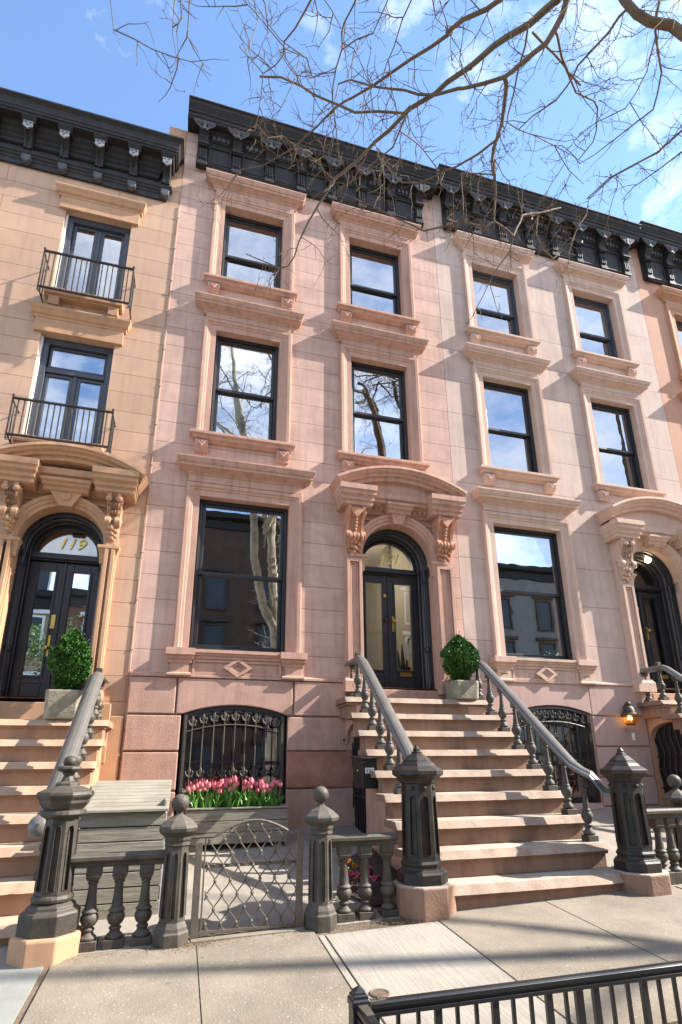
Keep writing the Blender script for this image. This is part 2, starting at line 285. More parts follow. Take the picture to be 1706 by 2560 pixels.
def facade(x0,x1,z0,z1,ops,y=0,depth=.24):
    "ops: ('r',xa,xb,za,zb) or ('a',path,xa,xb,za,zb) with arch path points; returns a wall sheet with reveals"
    mb=MB(); xs=sorted({x0,x1,*[v for o in ops for v in o[-4:-2]]}); zs=sorted({z0,z1,*[v for o in ops for v in o[-2:]]})
    for i in range(len(xs)-1):
        for j in range(len(zs)-1):
            mxx,mz=(xs[i]+xs[i+1])/2,(zs[j]+zs[j+1])/2
            if any(o[-4]<mxx<o[-3] and o[-2]<mz<o[-1] for o in ops): continue
            mb.add([(xs[i],y,zs[j]),(xs[i+1],y,zs[j]),(xs[i+1],y,zs[j+1]),(xs[i],y,zs[j+1])],[(0,1,2,3)])
    for o in ops:
        xa,xb,za,zb=o[-4:]
        if o[0]=='r': P=[(xa,za),(xa,zb),(xb,zb),(xb,za)]
        else:
            P=o[1]; A=P[1:-1]
            for (p,q) in zip(A,A[1:]): mb.add([(p[0],y,p[1]),(q[0],y,q[1]),(q[0],y,zb),(p[0],y,zb)],[(0,1,2,3)])
        for p,q in zip(P,P[1:]+P[:1]): mb.add([(p[0],y,p[1]),(q[0],y,q[1]),(q[0],y+depth,q[1]),(p[0],y+depth,p[1])],[(0,1,2,3)])
    return mb
def room(mb,x0,x1,y0,y1,z0,z1):
    return mb.add([(x0,y0,z0),(x1,y0,z0),(x1,y1,z0),(x0,y1,z0),(x0,y0,z1),(x1,y0,z1),(x1,y1,z1),(x0,y1,z1)],[(0,3,2,1),(4,5,6,7),(1,2,6,5),(2,3,7,6),(3,0,4,7)])
def gz(x,y): return .024*(max(-8,min(16,x))-2.3)+.07*(y+3.1)
def yz(x,y): return gz(x,-3.0)+.15*(y+3.0)
# ------------------------------------------------------------------ windows and doors of the row houses
SURR=[(-.0,.2),(0,-.03),(.095,-.03),(.105,-.045),(.135,-.05),(.145,-.066),(.2,-.07),(.212,-.055),(.215,.01)]
def sash_window(house,cx,hw,z0,z1,mt,mf,gt,glassm,hood,sill,lower=.47,panel=False,blind=0,label=None,blindm=None,deep=.1):
    """window part: black frame; sub-parts panes, surround, hood, sill, bracket"""
    f=MB(); y=deep; rect4(f,cx-hw,cx+hw,z0,z1,.055,y,y+.12)
    zm=z0+(z1-z0)*lower
    rect4(f,cx-hw+.058,cx+hw-.058,zm-.02,z1-.058,.05,y+.03,y+.07)
    rect4(f,cx-hw+.06,cx+hw-.06,z0+.06,zm+.035,.055,y+.075,y+.115)
    f.box(cx-hw+.02,cx-hw+.035,y-.012,y-.002,z0+.05,z1-.05); f.box(cx+hw-.035,cx+hw-.02,y-.012,y-.002,z0+.05,z1-.05)
    w=f.build('window',mf,house,.006)
    if label: w['label']=label
    MB().box(cx-hw+.1,cx+hw-.1,y+.048,y+.054,zm+.02,z1-.1).build('pane',gt,w)
    MB().box(cx-hw+.1,cx+hw-.1,y+.093,y+.099,z0+.11,zm-.01).build('pane',glassm,w)
    if blind: MB().box(cx-hw+.09,cx+hw-.09,y+.125,y+.132,z1-.08-blind*(z1-z0),z1-.08).build('blind',blindm or m_blind,w)
    top=z1+.215
    MB().sweep(rect3(cx,hw,z0-.06,z1),SURR).build('surround',mt,w,.004)
    # hood: frieze and projecting cornice with returned ends
    hh,zt,p=hood; zb=top
    h=MB(); h.box(cx-hw-.19,cx+hw+.19,-.06,.01,top+.003,zt-.2)
    b=hh-p; q=zt-.26
    h.ledge(cx-b,cx+b,[(.04,q-.01),(.055,q),(.055,q+.035),(.075,q+.045),(.075,q+.07),(.10,q+.085),(p*.66,q+.115),(p*.78,q+.125),(p*.78,q+.165),(p*.86,q+.175),(p*.92,q+.2),(p*.97,q+.235),(p,q+.243),(p,q+.27),(.0,q+.31)])
    h.build('hood',mt,w,.003)
    sh,zs=sill; s=MB(); p=.15; b=sh-p
    if not panel:
        s.ledge(cx-b,cx+b,[(.03,zs-.155),(.05,zs-.15),(.05,zs-.13),(.1,zs-.11),(.115,zs-.08),(.115,zs-.065),(p-.015,zs-.06),(p,zs-.05),(p,zs-.005),(p-.01,zs),(.0,zs+.03)])
        s.build('sill',mt,w,.003)
        for sx in (-1,1):
            k=MB(); c=cx+sx*(hw+.1); zt_=zs-.15
            k.prism_x([(.01,zt_),(-.11,zt_),(-.11,zt_-.04),(-.095,zt_-.1),(-.06,zt_-.15),(-.06,zt_-.185),(.01,zt_-.185)],c-.1,c+.1)
            k.prism_y([(c-.06,zt_-.03),(c,zt_-.12),(c+.06,zt_-.03),(c+.045,zt_-.03),(c,zt_-.085),(c-.045,zt_-.03)],-.125,-.1); k.ball(c,-.108,zt_-.04,.014,n=6,m=4)
            k.build('sill_bracket',mt,w,.004)
    else:
        zw=panel; p=.2; b=sh-.2
        s.ledge(cx-b,cx+b,[(.06,zs-.13),(.075,zs-.12),(.075,zs-.09),(.1,zs-.075),(.1,zs-.05),(.125,zs-.045),(.125,zs),(0,zs+.025)])
        s.box(cx-b,cx+b,-.04,.01,zw+.003,zs-.12)
        for sx in (-1,1):
            c=cx+sx*(sh-.2); s.ledge(c-.115,c+.115,[(.075,zs-.2),(.09,zs-.19),(.09,zs-.165),(.13,zs-.13),(.13,zs-.1),(.165,zs-.09),(.165,zs+.006),(0,zs+.012)],sx=.5)
            rect4(s,c-.125,c+.125,zw+.05,zs-.196,.065,-.078,-.005); s.box(c-.06,c+.06,-.055,-.003,zw+.115,zs-.262)
            s.ledge(c-.125,c+.125,[(.115,zw+.004),(.115,zw+.03),(.08,zw+.05)],sx=.35)
        a,bb=cx-b+.17,cx+b-.17; rect4(s,a,bb,zw+.03,zs-.135,.035,-.062,-.03)
        zc=(zw+zs-.105)/2
        for r1,r2,yy in ((.165,.105,-.095),(.1,.06,-.075)):
            ring=[[(cx+rx*sx_,y_,zc+rz*sz_) for sx_,sz_ in ((-1,0),(0,1),(1,0),(0,-1))] for rx,rz,y_ in ((r1*1.25,r1*.85,-.03),(r1*1.25,r1*.85,yy),(r2*1.25,r2*.85,yy),(r2*1.25,r2*.85,-.035))]
            s.skin(ring,True,False)
        s.prism_y([(cx-.075,zc),(cx,zc+.05),(cx+.075,zc),(cx,zc-.05)],-.055,-.03)
        s.build('sill',mt,w,.003)
    return w
def corbel(c,zt,zb,wd,style,name,mt,parent):
    k=MB(); h=zt-zb; P=lambda t:zt-h*t
    k.prism_x([(.01,P(0)),(-.30,P(0)),(-.30,P(.1)),(-.26,P(.2)),(-.2,P(.32)),(-.185,P(.46)),(-.21,P(.56)),(-.23,P(.64)),(-.21,P(.72)),(-.15,P(.8)),(-.1,P(.9)),(-.06,P(1)),(.01,P(1))],c-wd/2+.02,c+wd/2-.02)
    for sx in (-1,1):
        x=c+sx*(wd/2-.012)
        k.prism_x([(.01,P(0)),(-.33,P(0)),(-.33,P(.09)),(-.28,P(.2)),(-.225,P(.32)),(-.215,P(.5)),(.01,P(.5))],x-.025,x+.025)
        for yy,zz,r in ((-.2,P(.58),.075),(-.25,P(.1),.06)):
            k.skin([[(x+dx,yy+r*q*math.cos(a*math.pi/6),zz+r*q*math.sin(a*math.pi/6)) for a in range(12)] for dx,q in ((-.035,.4),(-.035,1),(.035,1),(.045,.7),(.045,.4),(.055,.3))])
    if style:  # bead drop, scroll and leaf
        k.prism_y([(c-.1,P(.05)),(c+.1,P(.05)),(c+.1,P(.1)),(c,P(.25)),(c-.1,P(.1))],-.335,-.28)
        for i in range(5): k.ball(c,-.27+i*.018,P(.27+i*.062),.028,.03,.028,8,6)
        for i in range(4):
            x=c-.09+i*.06; k.skin([[(x+dx,-.22+r*math.cos(a*math.pi/5),P(.62)+r*math.sin(a*math.pi/5)) for a in range(10)] for dx,r in ((-.03,.05),(-.015,.075),(.015,.075),(.03,.05))])
    else:
        for row,(t,y,n_) in enumerate(((.04,-.33,5),(.16,-.31,5),(.3,-.25,4),(.52,-.25,4))):
            for i in range(n_):
                x=c+(i-(n_-1)/2)*wd/(n_+.3); k.skin([[(x+q*math.cos(a)*.026,y+.03-.03*abs(math.sin(a))*q,P(t+u)) for a in [math.pi*2*j/8 for j in range(8)]] for u,q in ((0,.5),(.03,1),(.09,.9),(.12,.3))])
        for sx in (-1,1):
            k.ball(c+sx*.07,-.33,P(.12),.045,.03,.045,10,6); k.ball(c+sx*.07,-.345,P(.12),.02,.02,.02,8,5)
    rnd=random.Random(3)
    for i in range(17):   # carved acanthus leaves at the foot
        t=.68+.3*(i/17); a=(i%5-2)/2; r=(1-(t-.68)*2.2)
        k.ball(c+a*wd*.42*r,-.2+.45*(t-.68)-.04*(1-abs(a)),P(t),.03,.035,.045,7,5)
    return k.build(name,m_corb if style and mt is m_pinkt else mt,parent,0,True)
def entry(house,c,zth,zs,rad,zped,hp,mt,carve,halls,door_yes=True,number=None,deepten=False,doors=True,lit=True,px=(.28,.32),cor=(4.43,5.25),keyw=.13,label=None):
    """stone door surround and the painted double door with fanlight; c centre, zs springing, zped pediment tip height"""
    cz0,cz1=cor
    ds=MB(); L=c-rad; Rr=c+rad; zt=cz1
    # spandrel wall between the pilasters
    pa=arch(c,rad+.02,zth,zs)(0); ds_p=pa[1:-1]
    for p,q in zip(ds_p,ds_p[1:]): ds.add([(p[0],-.03,p[1]),(q[0],-.03,q[1]),(q[0],-.03,zt),(p[0],-.03,zt)],[(0,1,2,3)])
    ds.sweep(arch(c,rad,zs-.02,zs),[(0,.2),(0,-.075),(.05,-.075),(.058,-.10),(.1,-.105),(.108,-.125),(.16,-.13),(.17,-.03)])
    for sx in (-1,1):   # imposts and jamb strips
        x=c+sx*(rad+.08); ds.ledge(x-.07,x+.07,[(.075,zs-.26),(.085,zs-.2),(.1,zs-.12),(.13,zs-.06),(.15,zs-.05),(.15,zs-.005)],sx=.5)
        ds.box(min(x-sx*.075,x+sx*.06),max(x-sx*.075,x+sx*.06),-.06,.2,zth-.1,zs-.2)
        ds.prism_y([(c+sx*.2,zt-.06),(c+sx*(rad+.12),zt-.06),(c+sx*(rad+.12),zs+.3),(c+sx*(rad+.07),zs+.36),(c+sx*(rad+.06),zt-.11),(c+sx*.26,zt-.11)],-.055,-.025)
    # keystone
    kz=zs+rad; ds.skin([[(c-kw,0,z),(c-kw,-p,z),(c+kw,-p,z),(c+kw,0,z)] for kw,p,z in ((.085,.15,kz-.03),(keyw,.19,zt+.02))]); ds.skin([[(c-kw,-.1,z),(c-kw,-p,z),(c+kw,-p,z),(c+kw,-.1,z)] for kw,p,z in ((.045,.175,kz+.05),(.07,.205,zt-.03))])
    ds.ledge(c-keyw,c+keyw,[(.2,zt+.003),(.22,zt+.02),(.22,zt+.05),(.27,zt+.07),(.27,zt+.1),(.31,zt+.12),(.31,zt+.16)],sx=.35)
    # entablature band over the arch
    xl,xr=c-hp+.2,c+hp-.2
    ds.ledge(L-.02,Rr+.02,[(.05,zt),(.07,zt+.01),(.07,zt+.06),(.1,zt+.07),(.1,zt+.12),(.16,zt+.15),(.24,zt+.16),(.24,zt+.2),(.28,zt+.22),(.28,zt+.32)],sx=0)
    for i in range(13):
        x=L+.03+i*(2*rad-.06)/12
        if abs(x-c)>keyw+.1: ds.box(x-.022,x+.022,-.15,-.06,zt+.075,zt+.135)
    srr=ds.build('door_surround',mt,house,.003)
    for sx in (-1,1):   # pilasters with sunk panel, corbel and entablature block
        xa=c+sx*(rad+.02) ; xb=c+sx*(rad+.02+px[0 if sx<0 else 1]); x0,x1=min(xa,xb),max(xa,xb); xm=(x0+x1)/2; w=(x1-x0)
        k=MB(); k.box(x0,x1,-.1,.02,zth-.04,cz1+.02); rect4(k,x0+.015,x1-.015,zth+.12,cz0-.02,.05,-.145,-.09); rect4(k,x0+.075,x1-.075,zth+.18,cz0-.08,.02,-.122,-.09)
        k.ledge(x0+.02,x1-.02,[(.19,zth-.1),(.19,zth+.06),(.165,zth+.09),(.15,zth+.1),(.15,zth+.12)],sx=.35)
        k.build('pilaster',mt,srr,.004)
        corbel(xm,cz1+.0,cz0,min(.27,w*.95),carve,'corbel',mt,srr)
        k=MB(); k.ledge(xm-.12,xm+.12,[(.3,cz1+.003),(.34,cz1+.02),(.34,cz1+.07),(.38,cz1+.09),(.38,cz1+.14),(.43,cz1+.17),(.43,cz1+.22),(.46,cz1+.24),(.46,cz1+.33)],sx=.42); k.build('entablature_block',mt,srr,.003)
    # segmental pediment
    rise=.31; zb=zped; rr=(hp*hp+rise*rise)/(2*rise); a0=math.asin(hp/rr); zc=zb+rise-rr; N_=26
    def arc(o): return [(c+(rr+o)*math.sin(-a0+2*a0*k/N_),zc+(rr+o)*math.cos(-a0+2*a0*k/N_)) for k in range(N_+1)]
    k=MB(); k.sweep(arc,[(.03,.01),(0,-.47),(-.045,-.475),(-.055,-.45),(-.085,-.43),(-.1,-.385),(-.135,-.375),(-.14,-.33),(-.2,-.32),(-.205,-.25),(-.21,.01)])
    A=arc(-.2)
    yt=-.05 if deepten else -.24
    for p,q in zip(A,A[1:]): k.add([(p[0],yt,zt+.31),(q[0],yt,zt+.31),(q[0],yt,max(q[1],zt+.311)),(p[0],yt,max(p[1],zt+.311))],[(0,1,2,3)])
    k.build('pediment',mt,srr,.003)
    # black door case, stepped back
    if not doors: return srr
    yd=.45
    k=MB(); k.sweep(arch(c,rad-.015,zth,zs),[(.03,.15),(.0,.14),(0,.2),(-.03,.21),(-.03,.27),(-.045,.28),(-.06,.3),(-.06,.37),(-.075,.38),(-.075,.5)])
    ri=rad-.09
    k.box(c-ri,c+ri,yd-.05,yd+.06,zs-.12,zs+.0); k.box(c-ri-.02,c+ri+.02,yd-.09,yd-.01,zs-.095,zs-.06)
    k.sweep(arch(c,ri-.055,zs,zs),[(.055,yd),(.055,yd-.03),(.0,yd-.03),(-.0,yd+.05),(.055,yd+.05)])
    for sx in (-1,1):
        k.lathe(c+sx*(rad-.035),.235,[(.032,zth),(.045,zth+.02),(.045,zth+.12),(.03,zth+.14),(.03,zth+.62),(.048,zth+.64),(.048,zth+.7),(.03,zth+.72),(.03,zs-.3),(.05,zs-.28),(.03,zs-.24),(.05,zs-.1),(.06,zs-.06)],10)
    df=k.build('door_frame',m_blk,house,.003,True)
    fan=[(x,z) for x,z in arch(c,ri-.05,zs,zs,18)(0)[1:-1]]
    MB().prism_y(fan,yd+.01,yd+.016).build('fanlight',g_door,df)
    zt_=zs-.13
    for sx in (-1,1):
        xa,xb=(c-ri,c-.006) if sx<0 else (c+.006,c+ri); a,b=xa+.14,xb-.14 
        if sx<0:a,b=xa+.12,xb-.11
        else:a,b=xa+.11,xb-.12
        k=MB(); g0,g1=zth+.35,zt_-.13
        k.box(xa,a,yd,yd+.05,zth+.01,zt_); k.box(b,xb,yd,yd+.05,zth+.01,zt_); k.box(a,b,yd,yd+.05,g1,zt_); k.box(a,b,yd,yd+.05,zth+.01,g0)
        rect4(k,a-.03,b+.03,g0-.03,g1+.03,.03,yd-.018,yd+.002); rect4(k,a-.02,b+.02,zth+.06,g0-.09,.02,yd-.012,yd+.002)
        if sx<0: k.box(c-.02,c+.02,yd-.02,yd+.0,zth+.02,zt_)
        d=k.build('door',m_blk,house,.004)
        MB().box(a,b,yd+.02,yd+.026,g0,g1).build('pane',g_door if lit else g_dr2,d)
        if lit:
            h=MB(); h.box(c+sx*.075-.025,c+sx*.075+.025,yd-.012,yd,zth+1.0,zth+1.26); h.ball(c+sx*.075,yd-.05,zth+1.18,.03); h.build('handle',m_brass if sx>0 else m_ironc,d)
            if sx<0:
                h=MB(); h.skin([[(c-.065+r*math.cos(a_*math.pi/6),y_,zth+1.62+r*math.sin(a_*math.pi/6)) for a_ in range(12)] for r,y_ in ((.03,yd),(.03,yd-.012),(.015,yd-.018))]); h.build('lock',m_brass,d)
            else:
                h=MB(); rect4(h,(a+b)/2-.1,(a+b)/2+.1,g0-.1,g0-.035,.014,yd-.02,yd); h.box((a+b)/2-.085,(a+b)/2+.085,yd-.012,yd,g0-.086,g0-.049); h.build('letter_slot',m_brass,d)
        else:
            h=MB()
            if sx<0: h.box(c-.1,c-.03,yd-.012,yd,zth+1.02,zth+1.22)
            h.box(c+sx*.085-.03,c+sx*.085+.03,yd-.01,yd,zth+.62,zth+.92); h.ball(c+sx*.085,yd-.04,zth+.74,.03); h.build('handle',m_brass if sx<0 else m_ironk,d)
    if number: text('house_number',number,m_gold,df,(c+.03,yd-.006,zs+.10),.25,shear=.3)
    return srr
def iron_cornice(house,x0,x1,zb,zt,n,style,bx0,bstep,right_ret=0):
    """pressed metal roof cornice with scroll brackets"""
    k=MB(); P=.43
    if style==0:
        zs=zt-.35; xa0,xa1=bx0-.11,bx0+(n-1)*bstep+.11
        k.prism_x([(.3,zt-.02),(-P,zt),(-P-.005,zt-.03),(-P+.03,zt-.042),(-P+.04,zt-.09),(-P+.085,zt-.15),(-P+.11,zt-.185),(-P+.11,zt-.215),(-P+.135,zt-.225),(-P+.135,zt-.3),(-P+.15,zt-.305),(-P+.15,zt-.325),(-P+.17,zs),(.3,zs)],x0,x1)
        cn=k.build('cornice',m_cor,house,.004); k=MB()
        k.prism_x([(.2,zs-.003),(-.17,zs-.003),(-.17,zs-.05),(-.13,zs-.07),(-.1,zs-.12),(-.1,zs-.24),(-.075,zs-.26),(-.055,zs-.3),(-.045,zb+.1),(-.085,zb+.09),(-.095,zb+.05),(-.07,zb+.03),(-.06,zb),(.2,zb)],xa0,xa1); k.build('frieze',m_cor,cn,.003)
        for i in range(n-1):
            xa=bx0+i*bstep; k=MB()
            for j in range(4):
                x=xa+bstep*.29+j*bstep*.14; k.box(x-.026,x+.026,-.145,-.103,zs-.225,zs-.135)
            k.box(xa+.12,xa+bstep-.12,-.12,-.103,zs-.24,zs-.2255); k.build('dentils',m_corm,cn)
            k=MB(); rect4(k,xa+.11,xa+bstep-.11,zb+.12,zs-.32,.03,-.075,-.047); k.build('frieze_panel',m_cor,cn,.003)
        for i in range(n):
            xa=bx0+i*bstep; b=MB(); zm=zb+(zs-zb)*.50
            b.prism_x([(-.04,zm+.02),(-.16,zm+.02),(-.17,zm+.06),(-.15,zm+.08),(-.16,zm+.14),(-.2,zm+.2),(-.24,zm+.24),(-.262,zm+.31),(-.262,zs-.03),(-.28,zs-.02),(-.28,zs-.004),(-.04,zs-.004)],xa-.085,xa+.085)
            b.box(xa-.1,xa+.1,-.19,-.1,zm-.005,zm+.03); b.box(xa-.09,xa+.09,-.17,-.1,zm-.03,zm-.008)
            b.box(xa-.078,xa+.078,-.115,-.04,zb+.06,zm-.03)
            for j in (-1,0,1): b.box(xa+j*.048-.014,xa+j*.048+.014,-.14,-.112,zb+.12,zm-.06)
            b.box(xa-.09,xa+.09,-.13,-.04,zb-.02,zb+.06); b.box(xa-.05,xa+.05,-.12,-.04,zb-.05,zb-.021)
            br=b.build('bracket',m_cor,cn,.004)
            o=MB(); y0,y1=-.292,-.268; z=zs-.01
            o.box(xa-.2,xa+.2,y0,y1,z-.03,z); o.box(xa-.03,xa+.03,y0-.006,y1,z-.2,z-.03)
            for sx in (-1,1):   # pierced corner ornament
                for (px_,pz,r) in ((.07,-.06,.032),(.125,-.055,.024),(.17,-.045,.018),(.085,-.115,.026),(.125,-.1,.018),(.06,-.165,.024)):
                    o.skin([[(xa+sx*px_+r*q*math.cos(a*math.pi/3),y_,z+pz+r*q*math.sin(a*math.pi/3)) for a in range(6)] for y_,q in ((y1,1),(y0,1),(y0,.5),(y1,.5))],True,False)
                o.tube([(xa+sx*.195,y0+.012,z-.03),(xa+sx*.15,y0+.012,z-.09),(xa+sx*.1,y0+.012,z-.14),(xa+sx*.03,y0+.012,z-.21)],.013,5)
            o.build('bracket_ornament',m_corg,cn)
    else:
        xr=right_ret; P=.44
        k.ledge(x0,xr-P,[(.33,zt-.3),(.33,zt-.26),(.35,zt-.255),(.35,zt-.21),(.365,zt-.2),(.365,zt-.15),(.385,zt-.09),(.42,zt-.05),(P,zt-.035),(P,zt),(0,zt+.02)],sl=0)
        cn=k.build('cornice',m_cor,house,.004); k=MB()
        k.ledge(x0,xr-.46,[(.04,zt-.66),(.07,zt-.64),(.07,zt-.58),(.1,zt-.55),(.1,zt-.5),(.14,zt-.47),(.14,zt-.4),(.18,zt-.37),(.2,zt-.303),(.32,zt-.301)],sl=0); k.build('bed_moulding',m_cor,cn,.003); k=MB()
        k.ledge(x0,xr-.26,[(.035,zb),(.04,zb+.1),(.055,zb+.11),(.055,zb+.15),(.08,zb+.17),(.08,zb+.2),(.1,zb+.215),(.115,zb+.26),(.105,zb+.29),(.0,zb+.3)],sl=0); k.build('lower_moulding',m_cor,cn,.003); k=MB()
        k.box(x0,xr-.22,-.025,.2,zb+.28,zt-.3); k.build('frieze',m_cor,cn)
        for i in range(n):
            xa=bx0+i*bstep; b=MB(); z1=zt-.31
            b.prism_x([(-.02,zb+.29),(-.125,zb+.29),(-.13,z1-.42),(-.15,z1-.32),(-.2,z1-.26),(-.27,z1-.22),(-.28,z1-.2),(-.28,z1-.08),(-.02,z1-.08)],xa-.065,xa+.065)
            for j in (-1,1): b.prism_x([(-.1,zb+.29),(-.14,zb+.29),(-.145,z1-.42),(-.165,z1-.33),(-.21,z1-.272),(-.27,z1-.235),(-.22,z1-.22)],xa+j*.045-.017,xa+j*.045+.017)
            b.ledge(xa-.05,xa+.05,[(.28,z1-.1),(.295,z1-.08),(.295,z1-.06),(.31,z1-.05),(.31,z1-.03),(.325,z1-.02),(.325,z1+.008)],sx=.2)
            b.build('bracket',m_cor,cn,.003)
            o=MB(); o.prism_y([(xa-.075,z1-.1),(xa+.075,z1-.1),(xa+.075,z1-.21),(xa,z1-.265),(xa-.075,z1-.21)],-.31,-.282); o.build('bracket_ornament',m_corw,cn,.004)
            o=MB(); o.prism_y([(xa-.07,zb+.16),(xa+.07,zb+.16),(xa+.07,zb+.05),(xa,zb),(xa-.07,zb+.05)],-.13,-.03); o.build('bracket_foot',m_corg,cn,.012)
            for dx,dz in ((-.033,-.135),(.033,-.135),(0,-.2)):
                d=MB(); d.prism_y([(xa+dx-.02,z1+dz+.012),(xa+dx+.02,z1+dz+.012),(xa+dx,z1+dz-.022)],-.3145,-.305); d.build('ornament_cutout',m_blkp,cn)
    return cn
def shell(house,x0,x1,zt,m,roof=m_cor):
    b=MB(); y0,y1=.26,9.5
    b.add([(x0,y0,-1),(x0,y1,-1),(x0,y1,zt),(x0,y0,zt)],[(0,1,2,3)]); b.add([(x1,y0,-1),(x1,y1,-1),(x1,y1,zt),(x1,y0,zt)],[(0,1,2,3)]); b.add([(x0,y1,-1),(x1,y1,-1),(x1,y1,zt),(x0,y1,zt)],[(0,1,2,3)])
    b.add([(x0,y0-.02,zt),(x1,y0-.02,zt),(x1,y1,zt),(x0,y1,zt)],[(0,1,2,3)]); return b.build('house_body',m,house)
# ------------------------------------------------------------------ the setting: ground
def sheet(name,m,nx,ny,x0,x1,y0,y1,fz,kind='structure',th=.06):
    mb=MB(); P=[[(x0+(x1-x0)*i/nx,y0+(y1-y0)*j/ny) for i in range(nx+1)] for j in range(ny+1)]
    V=[(x,y,fz(x,y)) for row in P for x,y in row]; n=nx+1
    mb.add(V,[(j*n+i,j*n+i+1,(j+1)*n+i+1,(j+1)*n+i) for j in range(ny) for i in range(nx)])
    E=[(x,y) for x,y in P[0]]+[(r[-1][0],r[-1][1]) for r in P[1:]]+[(x,y) for x,y in P[-1][::-1][1:]]+[(r[0][0],r[0][1]) for r in P[::-1][1:]]
    for a,b in zip(E,E[1:]): mb.add([(*a,fz(*a)),(*b,fz(*b)),(*b,fz(*b)-th),(*a,fz(*a)-th)],[(0,1,2,3)])
    return tag(mb.build(name,m),kind=kind)
rd=MB(); rd.add([(-400,-400,-.75),(400,-400,-.75),(400,400,-.75),(-400,400,-.75)],[(0,1,2,3)]); tag(rd.build('ground',m_road),kind='structure')
tag(MB().box(-60,60,-19,-7.3,-.8,-.52).build('road',m_road),kind='structure')
sheet('pavement_bed',m_joint,24,4,-8,16,-7.2,-2.9,lambda x,y:gz(x,y)-.012,th=.5)
for i in range(8): tag(MB().box(-8+i*3,-8+i*3+2.99,-7.34,-7.2,-.8,gz(-6.5+i*3,-7.2)).build('kerb',m_blue,None,.02),kind='structure')
XS=[(-8,-2.6,m_blue),(-2.59,-.805,m_blue),(-.755,.235,m_conc),(.243,1.165,m_conc),(1.178,1.222,m_concw),(1.24,2.222,m_concw),(2.24,3.39,m_conc),(3.402,4.9,m_conc),(4.915,6.4,m_conc),(6.41,8,m_conc),(8.01,16,m_conc)]
rj=random.Random(5)
for xa,xb,m in XS:
    yb=-3.14 if m is m_concw else -2.97
    for ya,yc in ((-4.98,yb),(-7.2,-5.0)):
        a,b=rj.uniform(-.003,.003),rj.uniform(-.002,.002); cx=(xa+xb)/2
        sheet('pavement',m,6,6,xa,xb,ya,yc,lambda x,y:gz(x,y)+a*(x-cx)+b*(y+4)+.003)
sheet('areaway',m_yard,24,6,-8,16,-2.965,.1,lambda x,y:yz(x,y))
sheet('areaway_threshold',m_conc,2,1,.2,1.1,-3.0,-2.85,lambda x,y:gz(x,y)+.012)
# ------------------------------------------------------------------ house 121 and its sister 123
HUP=(.93,0,.22)
def twin(name,label,x0,x1,cL,cR,cP,cD,dz,mw,mt,number,carve,gl,base,zt,base_c,right_only=False):
    h=thing(name,label,'house',((x0+x1)/2,0,0))
    ops=[]
    def rop(c,hw,za,zb): ops.append(('r',c-hw-.04,c+hw+.04,za-.04,zb+.04))
    for c in ([cL,cR] if not right_only else [cL]):
        rop(c,.55,9.52+dz,11.29+dz); rop(c,.55,6.39+dz,8.415+dz)
    if not right_only:
        rop(cP,.70,2.84+dz*.75,5.25+dz)
        pa=arch(cD,.66,2.39+dz,4.5+dz)(0); ops.append(('a',pa,cD-.66,cD+.66,2.3+dz,5.3+dz))
        pb=seg_arch(base_c,.74,.5+dz,1.94+dz,.125)(0); ops.append(('a',pb,base_c-.74,base_c+.74,.5+dz,2.2+dz))
    facade(x0,x1,-.6,zt-.25,ops).build('front_wall',mw,h); shell(h,x0+.004,x1-.004,zt-.12,mw)
    rm=MB(); rl=MB()
    for c in ([cL,cR] if not right_only else [cL]):
        room(rl,c-.9,c+.9,.27,2.6,9.1+dz,11.7+dz); room(rl,c-.9,c+.9,.27,2.6,6.1+dz,8.7+dz)
        sash_window(h,c,.55,9.52+dz,11.29+dz,mt,m_blk if number=='121' else m_grayfr,g_top,g_win if number!='121' else g_top,(.95,11.85+dz,.22),(.83,9.49+dz),.44,deep=.13)
        w=sash_window(h,c,.55,6.39+dz,8.415+dz,mt,m_blk,g_win,g_win,(.95,8.965+dz,.22),(.845,6.34+dz),.47,blind=.10)
    if not right_only:
        room(rm,cP-1,cP+1,.27,3,2.5,5.6+dz)
        sash_window(h,cP,.70,2.84+dz*.75,5.25+dz,mt,m_blk,g_par,g_par,(1.085,5.81+dz,.24),(1.0,2.83+dz*.75),.5,panel=2.455+dz*.6,deep=.1)
        entry(h,cD,2.39+dz,4.5+dz,.62,5.68+dz,1.155,mt,carve,None,number=number)
        hr=MB(); room(hr,cD-.62,cD+.8,.52,4.2,2.42+dz,5.6+dz); hr.build('hallway',m_cream,h)
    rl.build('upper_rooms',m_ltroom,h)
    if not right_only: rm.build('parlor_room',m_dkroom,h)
    return h
h121=twin('brownstone_house','pink brownstone row house between the tan house and the paler pink one, number 121',-.73,4.395,.63,3.05,.72,3.25,0,m_pink,m_pinkt,'121',True,g_win,None,13.25,.726)
iron_cornice(h121,-.73,4.385,12.07,13.3,8,0,-.41,.633)
k=MB(); k.tube([(-.728,-.012,2.5+.5*i) for i in range(18)],.007,5)
for i in range(12): k.box(-.745,-.71,-.02,-.001,2.8+.72*i,2.83+.72*i)
k.build('cable',m_palet,h121)
MB().box(-1.06,-.735,.02,7,10.5,13.0).build('parapet',m_tant,h121,.01)
h123=twin('brownstone_house','pale pink row house with the round amber lantern beside its basement gate',4.40,9.69,5.76,8.27,5.83,8.545,.14,m_pale,m_palet,None,False,g_win,None,13.45,5.9)
iron_cornice(h123,4.41,9.68,12.2,13.5,8,0,4.72,.657)
h125=twin('brownstone_house','orange brownstone house at the right edge of the row, mostly cut off',9.695,15,11.12,13.6,11.2,13.8,.17,m_org,m_orgt,'125',False,g_win,None,13.6,11,right_only=True)
iron_cornice(h125,9.70,14.99,12.3,13.65,8,0,10.0,.65)
